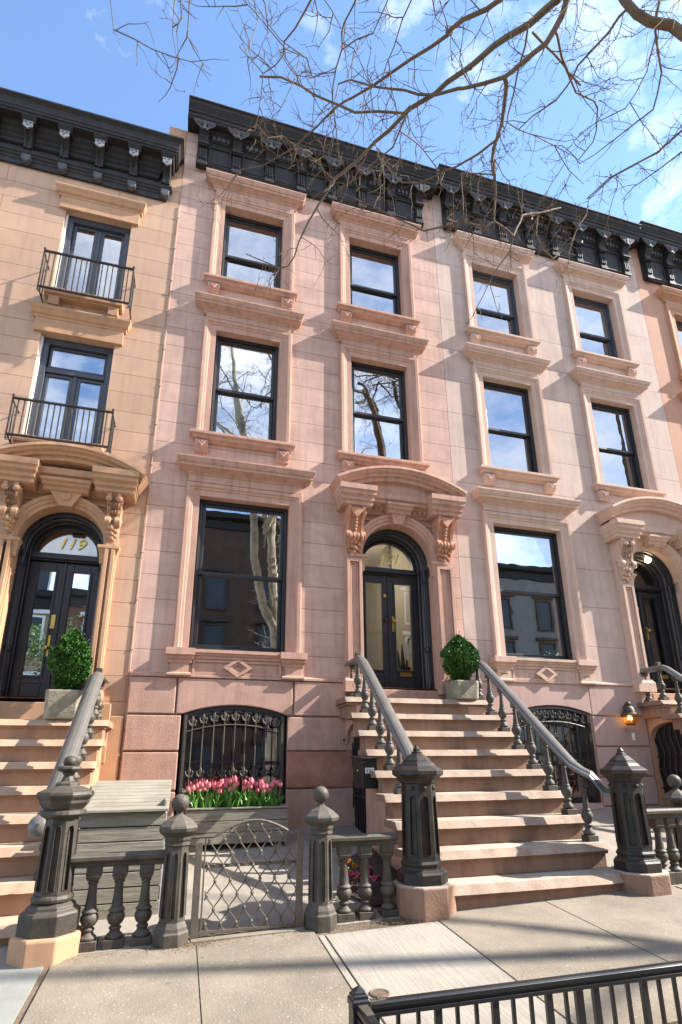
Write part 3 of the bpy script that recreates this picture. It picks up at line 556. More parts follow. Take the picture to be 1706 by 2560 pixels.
# basement storey of 121: stippled blocks
def block(poly,m,p=.055):
    b=MB(); b.prism_y(poly,-p,-.002); return b.build('basement_block',m,h121,.012)
def rb(x0,x1,z0,z1,m=m_pinkb): g=.012; block([(x0+g,z0+g),(x1-g,z0+g),(x1-g,z1-g),(x0+g,z1-g)],m)
MB().ledge(-.715,2.36,[(.03,2.435),(.07,2.44),(.07,2.475),(.0,2.51)],sx=0).build('water_table',m_pinkt,h121,.004)
rb(-.72,-.09,1.93,2.44); rb(1.54,2.35,1.93,2.44)
ap=seg_arch(.726,.712,1.93,1.945,.125)(0)[1:-1]
block([(-.078,2.428)]+[(-.078,1.942)]+[(x,max(z,1.942)) for x,z in ap]+[(1.528,1.942),(1.528,2.428)],m_pinkb)
for z0,z1 in ((1.45,1.93),(.95,1.45),(.38,.95)):
    rb(-.72,.002,z0,z1); rb(1.448,2.53,z0,z1,m_redb if z0==.95 else m_pinkb)
MB().box(-.72,.0,-.075,-.004,.1,.37).build('base_course',m_pinkb,h121,.01); MB().box(1.45,2.4,-.075,-.004,.1,.37).build('base_course',m_pinkb,h121,.01)
def base_window(h,c,zo,hw=.70,glow=False):
    f=MB(); f.sweep(seg_arch(c,hw,.55+zo,1.94+zo,.12),[(.03,.1),(-.0,-.03),(-.05,-.03),(-.05,.03),(-.055,.05),(-.055,.16),(-.1,.17),(-.1,.2)],False); f.box(c-hw,c+hw,.13,.18,1.27+zo,1.32+zo); f.box(c-hw,c+hw,.1,.2,.5+zo,.62+zo)
    w=f.build('window',m_blk,h,.003); MB().box(c-hw+.05,c+hw-.05,.15,.156,.6+zo,2.07+zo).build('pane',g_par,w)
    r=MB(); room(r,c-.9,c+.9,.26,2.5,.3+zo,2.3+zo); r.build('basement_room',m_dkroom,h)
    if glow: MB().box(c-.1,c+.5,.2,.22,.62+zo,2.0+zo).build('curtain',m_wood,w)
    g=MB(); y=-.02
    arcp=[(c-.66+1.32*k/16,y,1.70+zo+.105*(1-((k-8)/8)**2)) for k in range(17)]
    g.tube(arcp,.011,6); g.tube([(c-.66,y,.88+zo),(c+.66,y,.88+zo)],.011,6)
    for sx in (-1,1): g.box(c+sx*.665-.018,c+sx*.665+.018,y-.02,y+.02,.6+zo,1.93+zo)
    gr=g.build('window_grille',m_irong if not zo else m_ironk,h)
    for i in range(9):
        x=c-.577+i*.144; zt=1.70+zo+.105*(1-((x-c)/.66)**2); b=MB(); b.tube([(x,y,.7+zo),(x,y,zt+.05)],.0095,6)
        for z in (zt+.11,1.17+zo):
            b.skin([[(x+sx_*r,y+.6*r*sy_,z+dz) for sx_,sy_ in ((1,0),(.5,.8),(-.5,.8),(-1,0),(-.5,-.8),(.5,-.8))] for r,dz in ((.008,-.07),(.022,-.06),(.012,-.045),(.022,0),(.028,.03),(.016,.06),(.002,.1))])
            for sx in (-1,1): b.tube([(x+sx*.01,y,z-.045),(x+sx*.04,y,z-.02),(x+sx*.05,y,z+.015),(x+sx*.035,y,z+.03)],[.012,.014,.013,.008],6); b.ball(x+sx*.034,y,z-.042,.014,n=6,m=4)
            b.ball(x,y,z-.055,.02,.016,.012,8,5)
        b.build('bar',m_irong if not zo else m_ironk,gr,0,True)
base_window(h121,.726,0)
base_window(h123,5.9,.11,glow=True)
MB().ledge(4.41,7.7,[(.03,2.53),(.06,2.54),(.06,2.57),(0,2.6)],sx=0).build('water_table',m_palet,h123,.004)
for z0,z1 in ((2.02,2.54),(1.52,2.02),(1.04,1.52),(.59,1.04),(.1,.59)):
    MB().box(6.66,7.75,-.04,-.002,z0+.012,z1-.012).build('basement_block',m_paleb,h123,.012)
    if z0<2: MB().box(4.42,5.14,-.04,-.002,z0+.012,z1-.012).build('basement_block',m_paleb,h123,.012)
pq=seg_arch(5.9,.74,2.03,2.05,.13)(0)[1:-1]; b=MB(); b.prism_y([(4.42,2.528),(4.42,2.032),(5.1,2.032)]+[(x,max(z,2.03)) for x,z in pq]+[(6.65,2.032),(6.65,2.528)],-.04,-.002); b.build('basement_block',m_paleb,h123,.01)
# pendant lamp and umbrellas seen through the door of 121
t=thing('pendant_lamp','gold globe pendant lamp hanging in the hall behind the 121 fanlight','lamp',(3.02,1.3,5.55))
MB().tube([(3.02,1.3,5.58),(3.02,1.3,5.1)],.006,6).build('cord',m_blk,t); MB().ball(3.02,1.3,4.98,.13).build('globe',emit('pendant_globe',(.85,.6,.12),.6),t,0,True)
pl=bpy.data.lights.new('hall_light','POINT'); pl.energy=6; pl.color=(1,.9,.76); pl.shadow_soft_size=.15; lo=bpy.data.objects.new('hall_light',pl); COL.objects.link(lo); lo.location=(3.1,1.9,4.9)
t=thing('umbrella_stand','dark umbrella stand with a hooked cane behind the right door glass','umbrella stand',(3.62,.8,2.45))
MB().lathe(3.62,.8,[(.1,2.45),(.12,2.8),(.11,2.8),(.09,2.5)],12).build('stand',m_pot,t)
k=MB(); k.tube([(3.66,.8,2.6),(3.7,.78,3.25),(3.72,.77,3.35),(3.78,.77,3.4),(3.84,.77,3.35),(3.85,.77,3.27)],.018,7); k.build('cane',m_ironk,t)
k=MB()
for a,b_,z in ((-.07,.02,3.15),(-.02,-.03,3.25),(-.09,-.03,3.0),(.02,.04,3.1)): k.tube([(3.62+a*.5,.8+b_,2.55),(3.62+a,.8+b_,z-.3),(3.62+a*1.2,.8+b_,z)],[.03,.035,.008],7)
k.build('umbrella',m_blkp,t); MB().ball(3.68,.74,2.82,.05).build('umbrella',m_red,t)
k=MB(); k.box(2.66,3.9,3.95,4.1,2.5,3.5)
for i in range(5): rect4(k,2.72+i*.26,2.92+i*.26,2.6,3.4,.03,3.93,3.95)
k.build('wainscot',m_white,h121,.005)
k=MB(); rect4(k,2.75,2.87,3.45,3.62,.02,3.9,3.95); rect4(k,2.92,3.05,3.15,3.4,.02,3.9,3.95); k.build('picture_frame',m_blk,h121)
MB().box(3.3,3.36,.5,.9,2.5,5).build('hall_trim',m_white,h121)
# ------------------------------------------------------------------ house 119
h119=thing('brownstone_house','tan brownstone row house with iron window railings, number 119','house',(-4,0,0))
c3,c2,cd=-2.01,-2.03,-1.81
ops=[('r',-2.535,-1.485,8.5,10.31),('r',-2.56,-1.49,5.8,7.745)]
pa=arch(cd,.60,2.12,4.26)(0); ops.append(('a',pa,cd-.60,cd+.60,2.05,5.0))
for dx in (2.45,4.9): ops+= [('r',-2.535-dx,-1.485-dx,8.5,10.31),('r',-2.56-dx,-1.49-dx,5.8,7.745)]
facade(-10,-.735,-.6,11.8,ops,0,.32).build('front_wall',m_tan,h119); shell(h119,-10,-.74,11.95,m_tan)
cn=iron_cornice(h119,-10,0,11.03,12.12,12,1,-.995-11*.563,.563,right_ret=-.735)
rm=MB()
for dx in (0,2.45,4.9):
    room(rm,-3.0-dx,-1.1-dx,.33,2.6,5.5,8.2); room(rm,-3.0-dx,-1.1-dx,.33,2.6,8.25,10.9)
rm.build('upper_rooms',m_ltroom,h119)
def casement(dx,x0,x1,z0,z1,transom,rail):
    x0-=dx;x1-=dx; f=MB(); rect4(f,x0,x1,z0,z1,.085,.1,.26); f.box(x0,x1,.09,.13,z1-.06,z1+.02)
    zt=transom if transom else z1-.1
    if transom: f.box(x0+.09,x1-.09,.12,.24,transom-.04,transom+.04); rect4(f,x0+.1,x1-.1,transom+.06,z1-.1,.03,.15,.2)
    xm=(x0+x1)/2; f.box(xm-.03,xm+.03,.14,.22,z0+.08,zt-.02)
    for a,b in ((x0+.09,xm-.032),(xm+.032,x1-.09)): rect4(f,a,b,z0+.09,zt-(.05 if transom else 0),.05,.15,.2)
    w=f.build('window',m_grayfr,h119,.005)
    MB().box(x0+.1,x1-.1,.172,.178,z0+.1,z1-.12).build('pane',g_win,w)
    MB().box(x0-.03,x0-.004,.05,.1,z0,z1).build('window_trim',m_white,w)
    h=MB(); zb=z1+.02; h.box(x0-.13,x1+.13,-.05,.01,zb,zb+.24); h.ledge(x0-.13,x1+.13,[(.05,zb+.245),(.06,zb+.28),(.09,zb+.30),(.115,zb+.35),(.13,zb+.37),(.14,zb+.40),(.14,zb+.425),(0,zb+.44)],sx=.7); h.build('hood',m_tant,w,.003)
    s=MB(); s.box(x0-.09,x1+.07,-.16,.02,z0-.11,z0-.0); s.box(x0-.09,x1+.07,-.12,.02,z0-.14,z0-.11)
    s.build('sill',m_tant,w,.006)
    for q in (x0+.06,x1-.06): MB().box(q-.075,q+.075,-.13,.02,z0-.3,z0-.145).build('sill_bracket',m_tant,w,.006)
    if not transom:  # muntins of the inner sash seen in the glass
        m=MB()
        for a,b in ((x0+.14,xm-.08),(xm+.08,x1-.14)):
            xmm=(a+b)/2; m.box(xmm-.012,xmm+.012,.26,.28,z0+.1,zt-.1)
            for j in range(1,4): m.box(a,b,.26,.28,z0+.1+j*(zt-z0-.2)/4-.012,z0+.1+j*(zt-z0-.2)/4+.012)
        m.build('muntins',m_white,w)
    else: MB().box(x0+.1,x1-.1,.4,.41,z1-.55,z1-.1).build('blind',m_blind,w)
    return w
for dx in (0,2.45,4.9):
    casement(dx,-2.50,-1.50,8.52,10.29,None,0); casement(dx,-2.53,-1.50,5.83,7.73,7.18,0)
def juliet(x0,x1,z0,z1,label):
    t=thing('window_railing',label,'railing',((x0+x1)/2,0,z0),'iron railings in front of the tan house windows'); y=-.33
    for x in (x0,x1):
        k=MB(); k.tube([(x,y,z0-.07),(x,y,z1+.03)],.014,5); k.ball(x,y,z1+.045,.02,n=8,m=5); k.tube([(x,y,z1-.03),(x,.02,z1-.03)],.011,5); k.tube([(x,y,z0),(x,.02,z0)],.011,5); k.tube([(x,y,z0-.01),(x+ (0.02 if x==x0 else -.02),y,z0-.09)],.014,5)
        k.build('frame',m_ironk,t)
    MB().box(x0,x1,y-.018,y+.018,z1-.012,z1+.012).build('rail',m_ironk,t); MB().box(x0,x1,y-.015,y+.015,z0-.012,z0+.012).build('rail',m_ironk,t)
    n=17; b0=None
    for i in range(1,n):
        x=x0+(x1-x0)*i/n
        if b0 is None: b0=MB().box(x-.008,x+.008,y-.008,y+.008,z0,z1).build('baluster',m_irong,t); bx=x
        else: inst(b0,(x-bx,0,0))
    for x in (x0,x1):
        for i in (1,2): 
            q=MB().box(x-.008,x+.008,y*(1-i*.33)-.008,y*(1-i*.33)+.008,z0,z1-.03).build('baluster',m_irong,t)
juliet(-2.62,-1.30,8.32,9.02,'black iron railing before the top window of the tan house'); juliet(-2.65,-1.32,5.70,6.29,'black iron railing before the tan house window above its door')
entry(h119,cd,2.12,4.26,.555,5.29,1.06,m_tant,False,None,number='119',deepten=True,lit=False,px=(.17,.165),cor=(4.30,4.98),keyw=.22)
hr=MB(); room(hr,cd-.62,cd+.62,.52,3.2,2.1,5.2); hr.build('hallway',m_ltroom,h119)
k=MB()
for i in range(14): k.box(cd+.12+i*.016,cd+.134+i*.016,.50+.012*(i%2),.51+.012*(i%2),2.2,4.15)
k.build('curtain',m_curt,h119)
MB().box(cd-.8,cd+.9,-.05,.03,1.3,2.06).build('base_course',m_tant,h119,.01)
MB().box(-10,-.74,-.04,-.002,-.3,1.9).build('base_course',m_tant,h119,.01)
# ------------------------------------------------------------------ stoops
T,RS,YL=.2976,.2436,-.62
rs=random.Random(77)
def stoop(label,xl,xr,zl,n,mt,ms,arch_x=None,loc=None):
    t=thing('stoop',label,'stoop',((xl+xr)/2,-1.8,0))
    for i in range(n):
        y=YL-i*T; z=zl-i*RS; b=MB()
        yb=.06 if i==0 else y+T+.1
        NX=46; prof=[(y+.03*(1-math.cos(a*math.pi/8)),z-.0375-.0375*math.cos(a*math.pi/8)) for a in range(9)]
        rings=[]; chip=[max(0,rs.gauss(-.004,.0045)) for _ in range(NX+1)]
        for q in range(NX+1):
            x=xl+(xr-xl)*q/NX; e=min(q,NX-q); ins=.02 if e==0 else (.005 if e==1 else 0)
            rings.append([(x,py+ins+chip[q]+.0025*math.sin(q*.9+i),pz-(.6*chip[q] if pz>z-.04 else -.3*chip[q])-.004*math.sin(math.pi*q/NX)) for py,pz in prof]+[(x,y+.12,z-.004*math.sin(math.pi*q/NX)),(x,yb,z),(x,yb,z-.075)])
        b.skin(rings)
        zb=(z-RS+.004) if i<n-1 else z-RS-.25
        b.ledge(xl+.12,xr-.06,[(-.045,zb),(-.045,z-.13),(-.03,z-.1),(-.012,z-.09),(-.012,z-.077)],yb=y+.03,sx=.6) if False else b.box(xl+.09,xr-.05,y+.055,y+.3,zb,z-.077)
        b.box(xl+.07,xr-.03,y+.035,y+.2,z-.105,z-.078)
        b.build('step',mt,t,.008,True)
    s=MB(); zs=zl-.62; x0=xl+.155
    ya=-.92; ar=[(ya+ (abs(ya)-.03)/2*(1-math.cos(math.pi*k/12)),zs+.27*math.sin(math.pi*k/12)) for k in range(13)]
    zb=-.35
    poly=[(.03,zl-.08),(YL+.05,zl-.08)]
    for i in range(1,n): poly+= [(YL-(i-1)*T+.06,zl-i*RS-.08),(YL-i*T+.06,zl-i*RS-.08)]
    poly+=[(YL-(n-1)*T+.1,zb),(ya,zb)]+ar+[(-.03,zb),(.03,zb)]
    s.prism_x(poly,x0,x0+.3); s.prism_x(poly[:-16]+[(.03,zb)],xr-.4,xr-.1)
    s.build('side_wall',ms,t,.01)
    a=MB(); a.box(xl+.06,xl+.5,YL+.06,.03,zl-.27,zl-.078); a.box(xl+.03,xl+.5,YL+.03,.03,zl-.115,zl-.0785); a.build('landing_apron',mt,t,.012)
    g=MB(); xg=x0+.12
    g.box(xg,xg+.03,ya,-.03,zb,zs+.3)
    for k in range(8): 
        y=ya+.06+k*.115
        g.tube([(xg-.02,y+.03*math.sin(j*1.6),-.1+j*.14) for j in range(15)],.011,5)
    for k in range(3): g.tube([(xg-.02,ya,.35+k*.5),(xg-.02,-.03,.35+k*.5)],.014,5)
    g.ball(xg-.04,ya+.1,.92,.03); g.build('basement_gate',m_blkp,t)
    MB().box(xl+.4,xr-.1,-.02,.06,zl-.0,zl+.19).build('threshold',ms,t,.01)
    return t
stoop('brownstone steps up to the black door of number 121, tulip planter to their left',2.17,4.45,2.17,9,m_step,m_pinkt)
stoop('tan brownstone steps on the left, rising to the door numbered 119',-2.8,-.86,1.81,8,m_stept,m_tant)
stoop('pale pink steps at the right edge with a dark arched gate beneath',7.62,9.6,2.25,9,m_step,m_orgt)
# ------------------------------------------------------------------ cast iron: balusters, rails, newels
BAL=[(.05,.06),(.062,.075),(.06,.09),(.035,.125),(.03,.14),(.042,.15),(.042,.165),(.03,.178),(.045,.2),(.061,.235),(.061,.27),(.043,.3),(.045,.306),(.045,.316),(.036,.325),(.026,.43),(.021,.5),(.031,.505),(.031,.516),(.022,.522),(.022,.56)]
def baluster(parent,x,y,z,h=.59,m=m_irong):
    k=MB(); f=h/.59; k.lathe(x,y,[(r,z+zz*f) for r,zz in BAL],14); k.box(x-.062,x+.062,y-.062,y+.062,z-.004,z+.06*f); k.box(x-.036,x+.036,y-.036,y+.036,z+.545*f,z+.65*f)
    return k.build('baluster',m,parent,.004,True)
SEC=[(-.085,-.07),(-.085,-.035),(-.06,-.02),(-.045,.0),(-.02,.012),(.02,.012),(.045,.0),(.06,-.02),(.085,-.035),(.085,-.07)]
def sweep_rail(path,sec=SEC):
    k=MB(); rings=[]; P=[Vector(p) for p in path]
    for i,p in enumerate(P):
        d=P[min(i+1,len(P)-1)]-P[max(i-1,0)]; d.z=0; r=Vector((-d.y,d.x,0)).normalized()*-1
        rings.append([p+r*a+Vector((0,0,b)) for a,b in sec])
    return k.skin(rings)
def railing(label,x,zl,n,end,m,first=True,vol=False):
    t=thing('stair_railing',label,'railing',(x,-.6,zl),'iron stair railings of the stoops')
    zt=zl+.585; z=lambda y:zt-.8185*max(0,-.6-y)
    path=[(x,-.03,zt),(x,-.3,zt),(x,-.48,zt),(x,-.56,zt-.006),(x,-.64,zt-.045)]+[(x,y,z(y)) for y in (-1,-1.4,-1.8,-2.2)]
    ex,ey,ez=end
    path+=[(x+(ex-x)*.05,-2.4,z(-2.4)),(x+(ex-x)*.25,-2.5,max(ez,z(-2.5)+.01)),(x+(ex-x)*.5,-2.58,max(ez,z(-2.58)+.03)),(x+(ex-x)*.8,ey+.06,ez+.01),(ex,ey,ez)]
    sweep_rail(path).build('handrail',m_rail,t,.006)
    if vol: MB().ball(x-.02,-2.52,zl-1.02,.1,.1,.1,14,10).build('end_knob',m_rail,t,0,True)
    b0=baluster(t,x,-.442,zl)
    s=baluster(t,x,-.13,zl,.5); 
    for i in range(1,n): inst(b0,(0,-i*T,-i*RS))
    return t
railing('left iron stair railing of number 121, between tulip planter and steps',2.40,2.17,8,(2.22,-2.72,.99),m_irong)
railing('iron stair railing right of the 121 steps, beside the dark basement window',4.33,2.17,8,(4.52,-2.76,.99),m_irong)
railing('iron stair railing with a rounded end knob on the tan 119 steps',-1.05,1.81,7,(-1.03,-2.52,.87),m_irong,vol=True)
railing('iron stair railing at the far right, above the arched gate',7.80,2.25,8,(7.7,-2.7,1.0),m_irong)
def oct(cx,cy,prof,k): return k.lathe(cx,cy,prof,8)
def panel_shaft(k,cx,cy,r0,z0,r1,z1,mg=.22,zb=.05,zt=.08,dep=.018,round_top=True):
    "octagonal shaft with a sunk panel in every face"
    c=1/math.cos(math.pi/8)
    for i in range(8):
        a0,a1=2*math.pi*(i-.5)/8,2*math.pi*(i+.5)/8; am=(a0+a1)/2; nrm=Vector((math.cos(am),math.sin(am),0))
        def pt(u,v,d=0):
            r=(r0+(r1-r0)*v)*c; A=Vector((cx+r*math.cos(a0),cy+r*math.sin(a0),0)); B=Vector((cx+r*math.cos(a1),cy+r*math.sin(a1),0)); p=A+(B-A)*u-nrm*d; p.z=z0+(z1-z0)*v; return p
        h=z1-z0; vb,vt=zb/h,1-zt/h; top=[(1-mg,vt-.06),(1-mg-.1,vt-.015),(.5,vt),(mg+.1,vt-.015),(mg,vt-.06)] if round_top else [(1-mg,vt),(.5,vt),(mg,vt)]
        inner=[(mg,vb),(1-mg,vb)]+top
        outer=[(0,0),(1,0)]+([(1,vt-.06),(1,1),(.5,1),(0,1),(0,vt-.06)] if round_top else [(1,1),(.5,1),(0,1)])
        n=len(inner); mid=[(u+(.5-u)*.12,v) for u,v in inner]
        k.skin([[pt(u,v) for u,v in outer],[pt(u,v) for u,v in inner],[pt(u,v,-.008) for u,v in [(u+(.5-u)*.06,v) for u,v in inner]],[pt(u,v,-.004) for u,v in mid],[pt(u,v,dep) for u,v in mid]],True,False)
        k.add([pt(u,v,dep) for u,v in mid],[tuple(range(n))])
def plinth(cx,cy,r,z0,z1,m,parent):
    k=MB(); k.lathe(cx,cy,[(r*1.0,z0),(r,z1-.015),(r-.015,z1)],8); k.build('plinth',m,parent,.008)
def newel_a(label,cx,cy,zb,m,pm,pz):
    t=thing('newel_post',label,'newel post',(cx,cy,pz))
    plinth(cx,cy,.268,pz,zb,pm,t)
    k=MB(); Z=lambda z:zb+z-.262
    oct(cx,cy,[(.213,Z(.262)),(.213,Z(.345)),(.2,Z(.36)),(.175,Z(.375)),(.17,Z(.4)),(.178,Z(.415)),(.178,Z(.43)),(.16,Z(.445)),(.158,Z(.475))],k); k.build('base',m,t,.004)
    k=MB(); panel_shaft(k,cx,cy,.16,Z(.475),.148,Z(1.10),.27,.03,.1); 
    for i in range(8):
        a=2*math.pi*i/8; k.ball(cx+.15*math.cos(a),cy+.15*math.sin(a),Z(1.065),.022,n=6,m=4)
    k.build('shaft',m,t,.002)
    k=MB(); oct(cx,cy,[(.148,Z(1.10)),(.162,Z(1.112)),(.165,Z(1.13)),(.19,Z(1.16)),(.218,Z(1.18)),(.225,Z(1.187)),(.225,Z(1.222)),(.212,Z(1.232)),(.165,Z(1.262)),(.142,Z(1.29)),(.125,Z(1.3)),(.12,Z(1.318)),(.07,Z(1.362)),(.045,Z(1.378)),(.05,Z(1.388)),(.028,Z(1.405)),(.036,Z(1.413)),(.008,Z(1.452))],k); k.build('cap',m,t,.003)
    return t
newel_a('black octagonal newel post at the left foot of the 121 steps, near the flower bed',2.215,-2.86,.252,m_ironk,m_step,-.08)
newel_a('black octagonal newel post at the right foot of the 121 steps',4.56,-2.9,.235,m_ironk,m_step,-.08)
def newel_b(label,cx,cy):
    t=thing('newel_post',label,'newel post',(cx,cy,-.15)); plinth(cx,cy,.235,-.15,.095,m_tant,t); k=MB()
    oct(cx,cy,[(.2,.093),(.2,.225),(.19,.24),(.165,.255),(.16,.275),(.13,.295)],k)
    k.lathe(cx,cy,[(.128,.295),(.147,.305),(.15,.325),(.14,.345),(.12,.352)],24); k.build('base',m_ironc,t,.004)
    k=MB(); panel_shaft(k,cx,cy,.126,.352,.114,.885,.25,.03,.05); k.build('shaft',m_ironc,t,.002)
    k=MB(); k.lathe(cx,cy,[(.11,.885),(.15,.895),(.172,.915),(.165,.94),(.14,.95)],24)
    oct(cx,cy,[(.14,.95),(.15,.965),(.165,.985),(.175,1.0),(.175,1.02),(.198,1.045),(.202,1.06),(.195,1.08),(.12,1.115),(.085,1.125),(.083,1.145),(.05,1.16),(.035,1.2),(.045,1.225),(.08,1.24),(.088,1.255),(.08,1.27),(.055,1.278)],k)
    k.build('cap',m_ironc,t,.003); MB().ball(cx,cy,1.308,.054,.054,.05,14,10).build('finial',m_ironc,t,0,True); return t
newel_b('dark brown iron newel post with a small ball, foot of the tan 119 steps',-.845,-2.88)
def gate_post(label,cx,cy,dz,ball=True):
    t=thing('gate_post',label,'gate post',(cx,cy,dz-.1),'iron gate posts of number 121'); k=MB()
    oct(cx,cy,[(.132,dz-.1),(.132,dz+.04),(.12,dz+.05),(.115,dz+.075),(.105,dz+.095),(.095,dz+.115)],k); k.build('base',m_irong,t,.005)
    k=MB(); panel_shaft(k,cx,cy,.097,dz+.115,.088,dz+.65,.28,.03,.04,.012); k.build('shaft',m_irong,t,.002)
    k=MB(); oct(cx,cy,[(.088,dz+.65),(.1,dz+.66),(.095,dz+.685),(.105,dz+.7),(.105,dz+.725),(.13,dz+.745),(.148,dz+.765),(.152,dz+.79),(.145,dz+.805),(.11,dz+.835),(.1,dz+.845),(.06,dz+.87),(.028,dz+.89),(.028,dz+.915)],k); k.build('cap',m_irong,t,.003)
    MB().ball(cx,cy,dz+.975,.071,n=20,m=14).build('finial',m_irong,t,0,True)
gate_post('grey iron gate post with ball top, left of the lattice gate',.045,-2.93,0); gate_post('grey iron gate post with ball top, right of the lattice gate',1.245,-2.93,.042)
gate_post('grey iron gate post at the right edge, in front of the arched gate',5.36,-2.75,.09)
FB=[(.06,.05),(.066,.06),(.066,.072),(.045,.095),(.035,.115),(.046,.125),(.046,.14),(.03,.15),(.05,.17),(.066,.205),(.066,.235),(.05,.265),(.062,.27),(.062,.28),(.045,.3),(.035,.4),(.031,.5),(.04,.505),(.04,.517),(.033,.522),(.042,.55)]
def area_fence(label,xs,x0,x1,z,zb,dz):
    t=thing('area_fence',label,'fence',((x0+x1)/2,-2.88,dz),'low iron fences before the areaways'); b0=None
    k=MB(); k.ledge(x0,x1,[(.02,z-.09),(.035,z-.085),(.035,z-.06),(.06,z-.04),(.075,z-.035),(.075,z-.01),(.06,z-.003),(.05,z+.008),(.0,z+.01)],yb=-2.88,sx=0)
    k.ledge(x0,x1,[(-.02,z-.09),(-.035,z-.085),(-.035,z-.06),(-.06,z-.04),(-.075,z-.035),(-.075,z-.01),(-.06,z-.003),(-.05,z+.008),(.0,z+.01)],yb=-2.88,sx=0); k.build('top_rail',m_irong,t,.003)
    for x in xs:
        k=MB(); h=(z-.09-zb)/.64; k.lathe(x,-2.87,[(r,zb+q*h) for r,q in FB],14); k.box(x-.075,x+.075,-2.94,-2.80,zb-.1,zb+.05*h)
        k.box(x-.055,x+.055,-2.92,-2.82,zb+.57*h,zb+.645*h); k.lathe(x,-2.87,[(.042,zb+.53*h),(.055,zb+.57*h)],4,math.pi/4*0)
        if b0 is None: b0=k.build('baluster',m_irong,t,.004,True); bx=x; bz=zb
        else: inst(b0,(x-bx,0,0))
area_fence('short iron fence of three balusters in front of the wooden bin box',(-.567,-.375,-.175),-.74,-.03,.605,-.03,-.05)
area_fence('short iron fence of three balusters before the pansy bed',(1.47,1.665,1.875),1.31,1.955,.665,.015,0)
area_fence('iron baluster fence with a bright top rail, right of the 121 steps',(4.90,5.05,5.2),4.72,5.28,.79,.15,.05)
# lattice gate
t=thing('iron_gate','low wrought iron lattice gate with arched top between the ball posts','gate',(.65,-2.93,0)); y=-2.93
k=MB(); k.box(.19,.246,y-.012,y+.012,-.05,.665); k.box(1.034,1.088,y-.02,y+.02,-.03,.725); k.box(.25,1.034,y-.01,y+.01,.0,.022); k.box(.262,.275,y-.008,y+.008,.02,.7)
P=[(.246,y,.705),(.34,y,.708)]+[(.34+.69*i/14,y,.708+.112*math.sin(math.pi*(.5-.5*math.cos(math.pi*min(1,i/14*1.0)))) if i<14 else .712) for i in range(1,15)]
P=[(.2,y,.708),(.34,y,.708)]+[(.34+.055*i,y,.708+.118*math.sin(math.pi*min(1,(i*.055)/.66))) for i in range(1,13)]+[(1.034,y,.712)]
k.tube(P,.012,6); k.tube([(.11,y,.70),(.2,y,.708)],.012,6); k.box(.25,1.034,y+.012,y+.03,.47,.495); k.skin([[(.955+r*math.cos(a*math.pi/6),y_,.485+r*math.sin(a*math.pi/6)) for a in range(12)] for r,y_ in ((.032,y+.01),(.032,y-.03),(.01,y-.032))]); k.build('gate_frame',m_gate,t,.002)
def topz(x): return .708+.118*math.sin(math.pi*min(1,max(0,(x-.34)/.66)))
def knot(i,j): return (.30+.122*i+(.061 if j%2 else 0),.065+.103*j)
k=MB()
for j in range(-1,8):
    for i in range(-2,8):
        a=knot(i,j)
        for d in (0,1):
            b_=knot(i+(d if j%2 else d-1),j+1); pts=[]
            for s in range(7):
                u=s/6; e=u*u*(3-2*u); x=a[0]+(b_[0]-a[0])*e; z=a[1]+(b_[1]-a[1])*u
                if .27<=x<=1.035 and .012<=z<=topz(x): pts.append((x,y+(.004 if d else -.004),z))
            if len(pts)>1: k.tube(pts,.0055,5)
        if .28<a[0]<1.02 and .03<a[1]<topz(a[0])-.02: k.ball(a[0],y,a[1],.0155,.014,.0155,7,5)
k.build('lattice',m_gate,t,0,True)
# ------------------------------------------------------------------ areaway objects
t=thing('bin_enclosure','weathered wooden bin box with a sloping plank lid beside the tan steps','box',(-.43,-1.9,.1)); k=MB()
yf,ybk=-2.38,-1.35; xa,xb=-.79,-.07; Zf,Zb=.865,1.09
for i in range(7):
    z0=.03+i*.1215; k.box(xa,xb,yf+.002*(i%2),yf+.025,z0,z0+.112)
k.build('front_panel',m_wood,t,.004); MB().box(xa+.03,xb-.03,yf+.03,ybk-.02,.03,.86).build('gap_shade_backing',m_soil,t); k=MB()  # dark box added behind the planks; its colour gives the gaps their shade
for i in range(8):
    z0=.03+i*.119; k.box(xb-.026,xb-.002,yf+.027,ybk,z0,z0+.112)
k.build('side_panel',m_wood,t,.004); MB().box(xa+.002,xa+.026,yf+.027,ybk,.03,.86).build('side_panel',m_wood,t,.004); k=MB()
for i in range(9):
    u0,u1=i/9,(i+.88)/9; f=lambda u:(yf-.04+(ybk-yf+.04)*u,Zf+(Zb-Zf)*u+.012)
    (y0,z0),(y1,z1)=f(u0),f(u1); k.prism_x([(y0,z0),(y1,z1),(y1,z1+.025),(y0,z0+.025)],xa-.03+.006*(i%3),xb+.02)
k.build('lid',m_wood,t,.004); MB().box(xb+.0,xb+.008,yf+.0,yf+.012,.03,.86).build('edge_trim',m_tape,t)
t=thing('wooden_planter','long wooden plank planter full of tulips under the barred window','planter',(.74,-.6,.35)); k=MB()
x0,x1,y0,y1=.13,1.36,-.77,-.40
for i in range(3):
    z=.375+i*.128; k.box(x0,x1,y0,y0+.03,z,z+.122); k.box(x0,x1,y1-.03,y1,z,z+.122); k.box(x0,x0+.028,y0+.032,y1-.032,z,z+.122); k.box(x1-.028,x1,y0+.032,y1-.032,z,z+.122)
rect4_=[(x0-.012,x1+.012,y0-.012,y0+.05),(x0-.012,x1+.012,y1-.05,y1+.012),(x0-.012,x0+.05,y0+.052,y1-.052),(x1-.05,x1+.012,y0+.052,y1-.052)]
for a in rect4_: k.box(*a,.76,.782)
k.build('box',m_wood,t,.005); k=MB()
for x in (.25,1.25):
    for yy in (-.7,-.47): k.box(x-.05,x+.05,yy-.03,yy+.03,.28,.378)
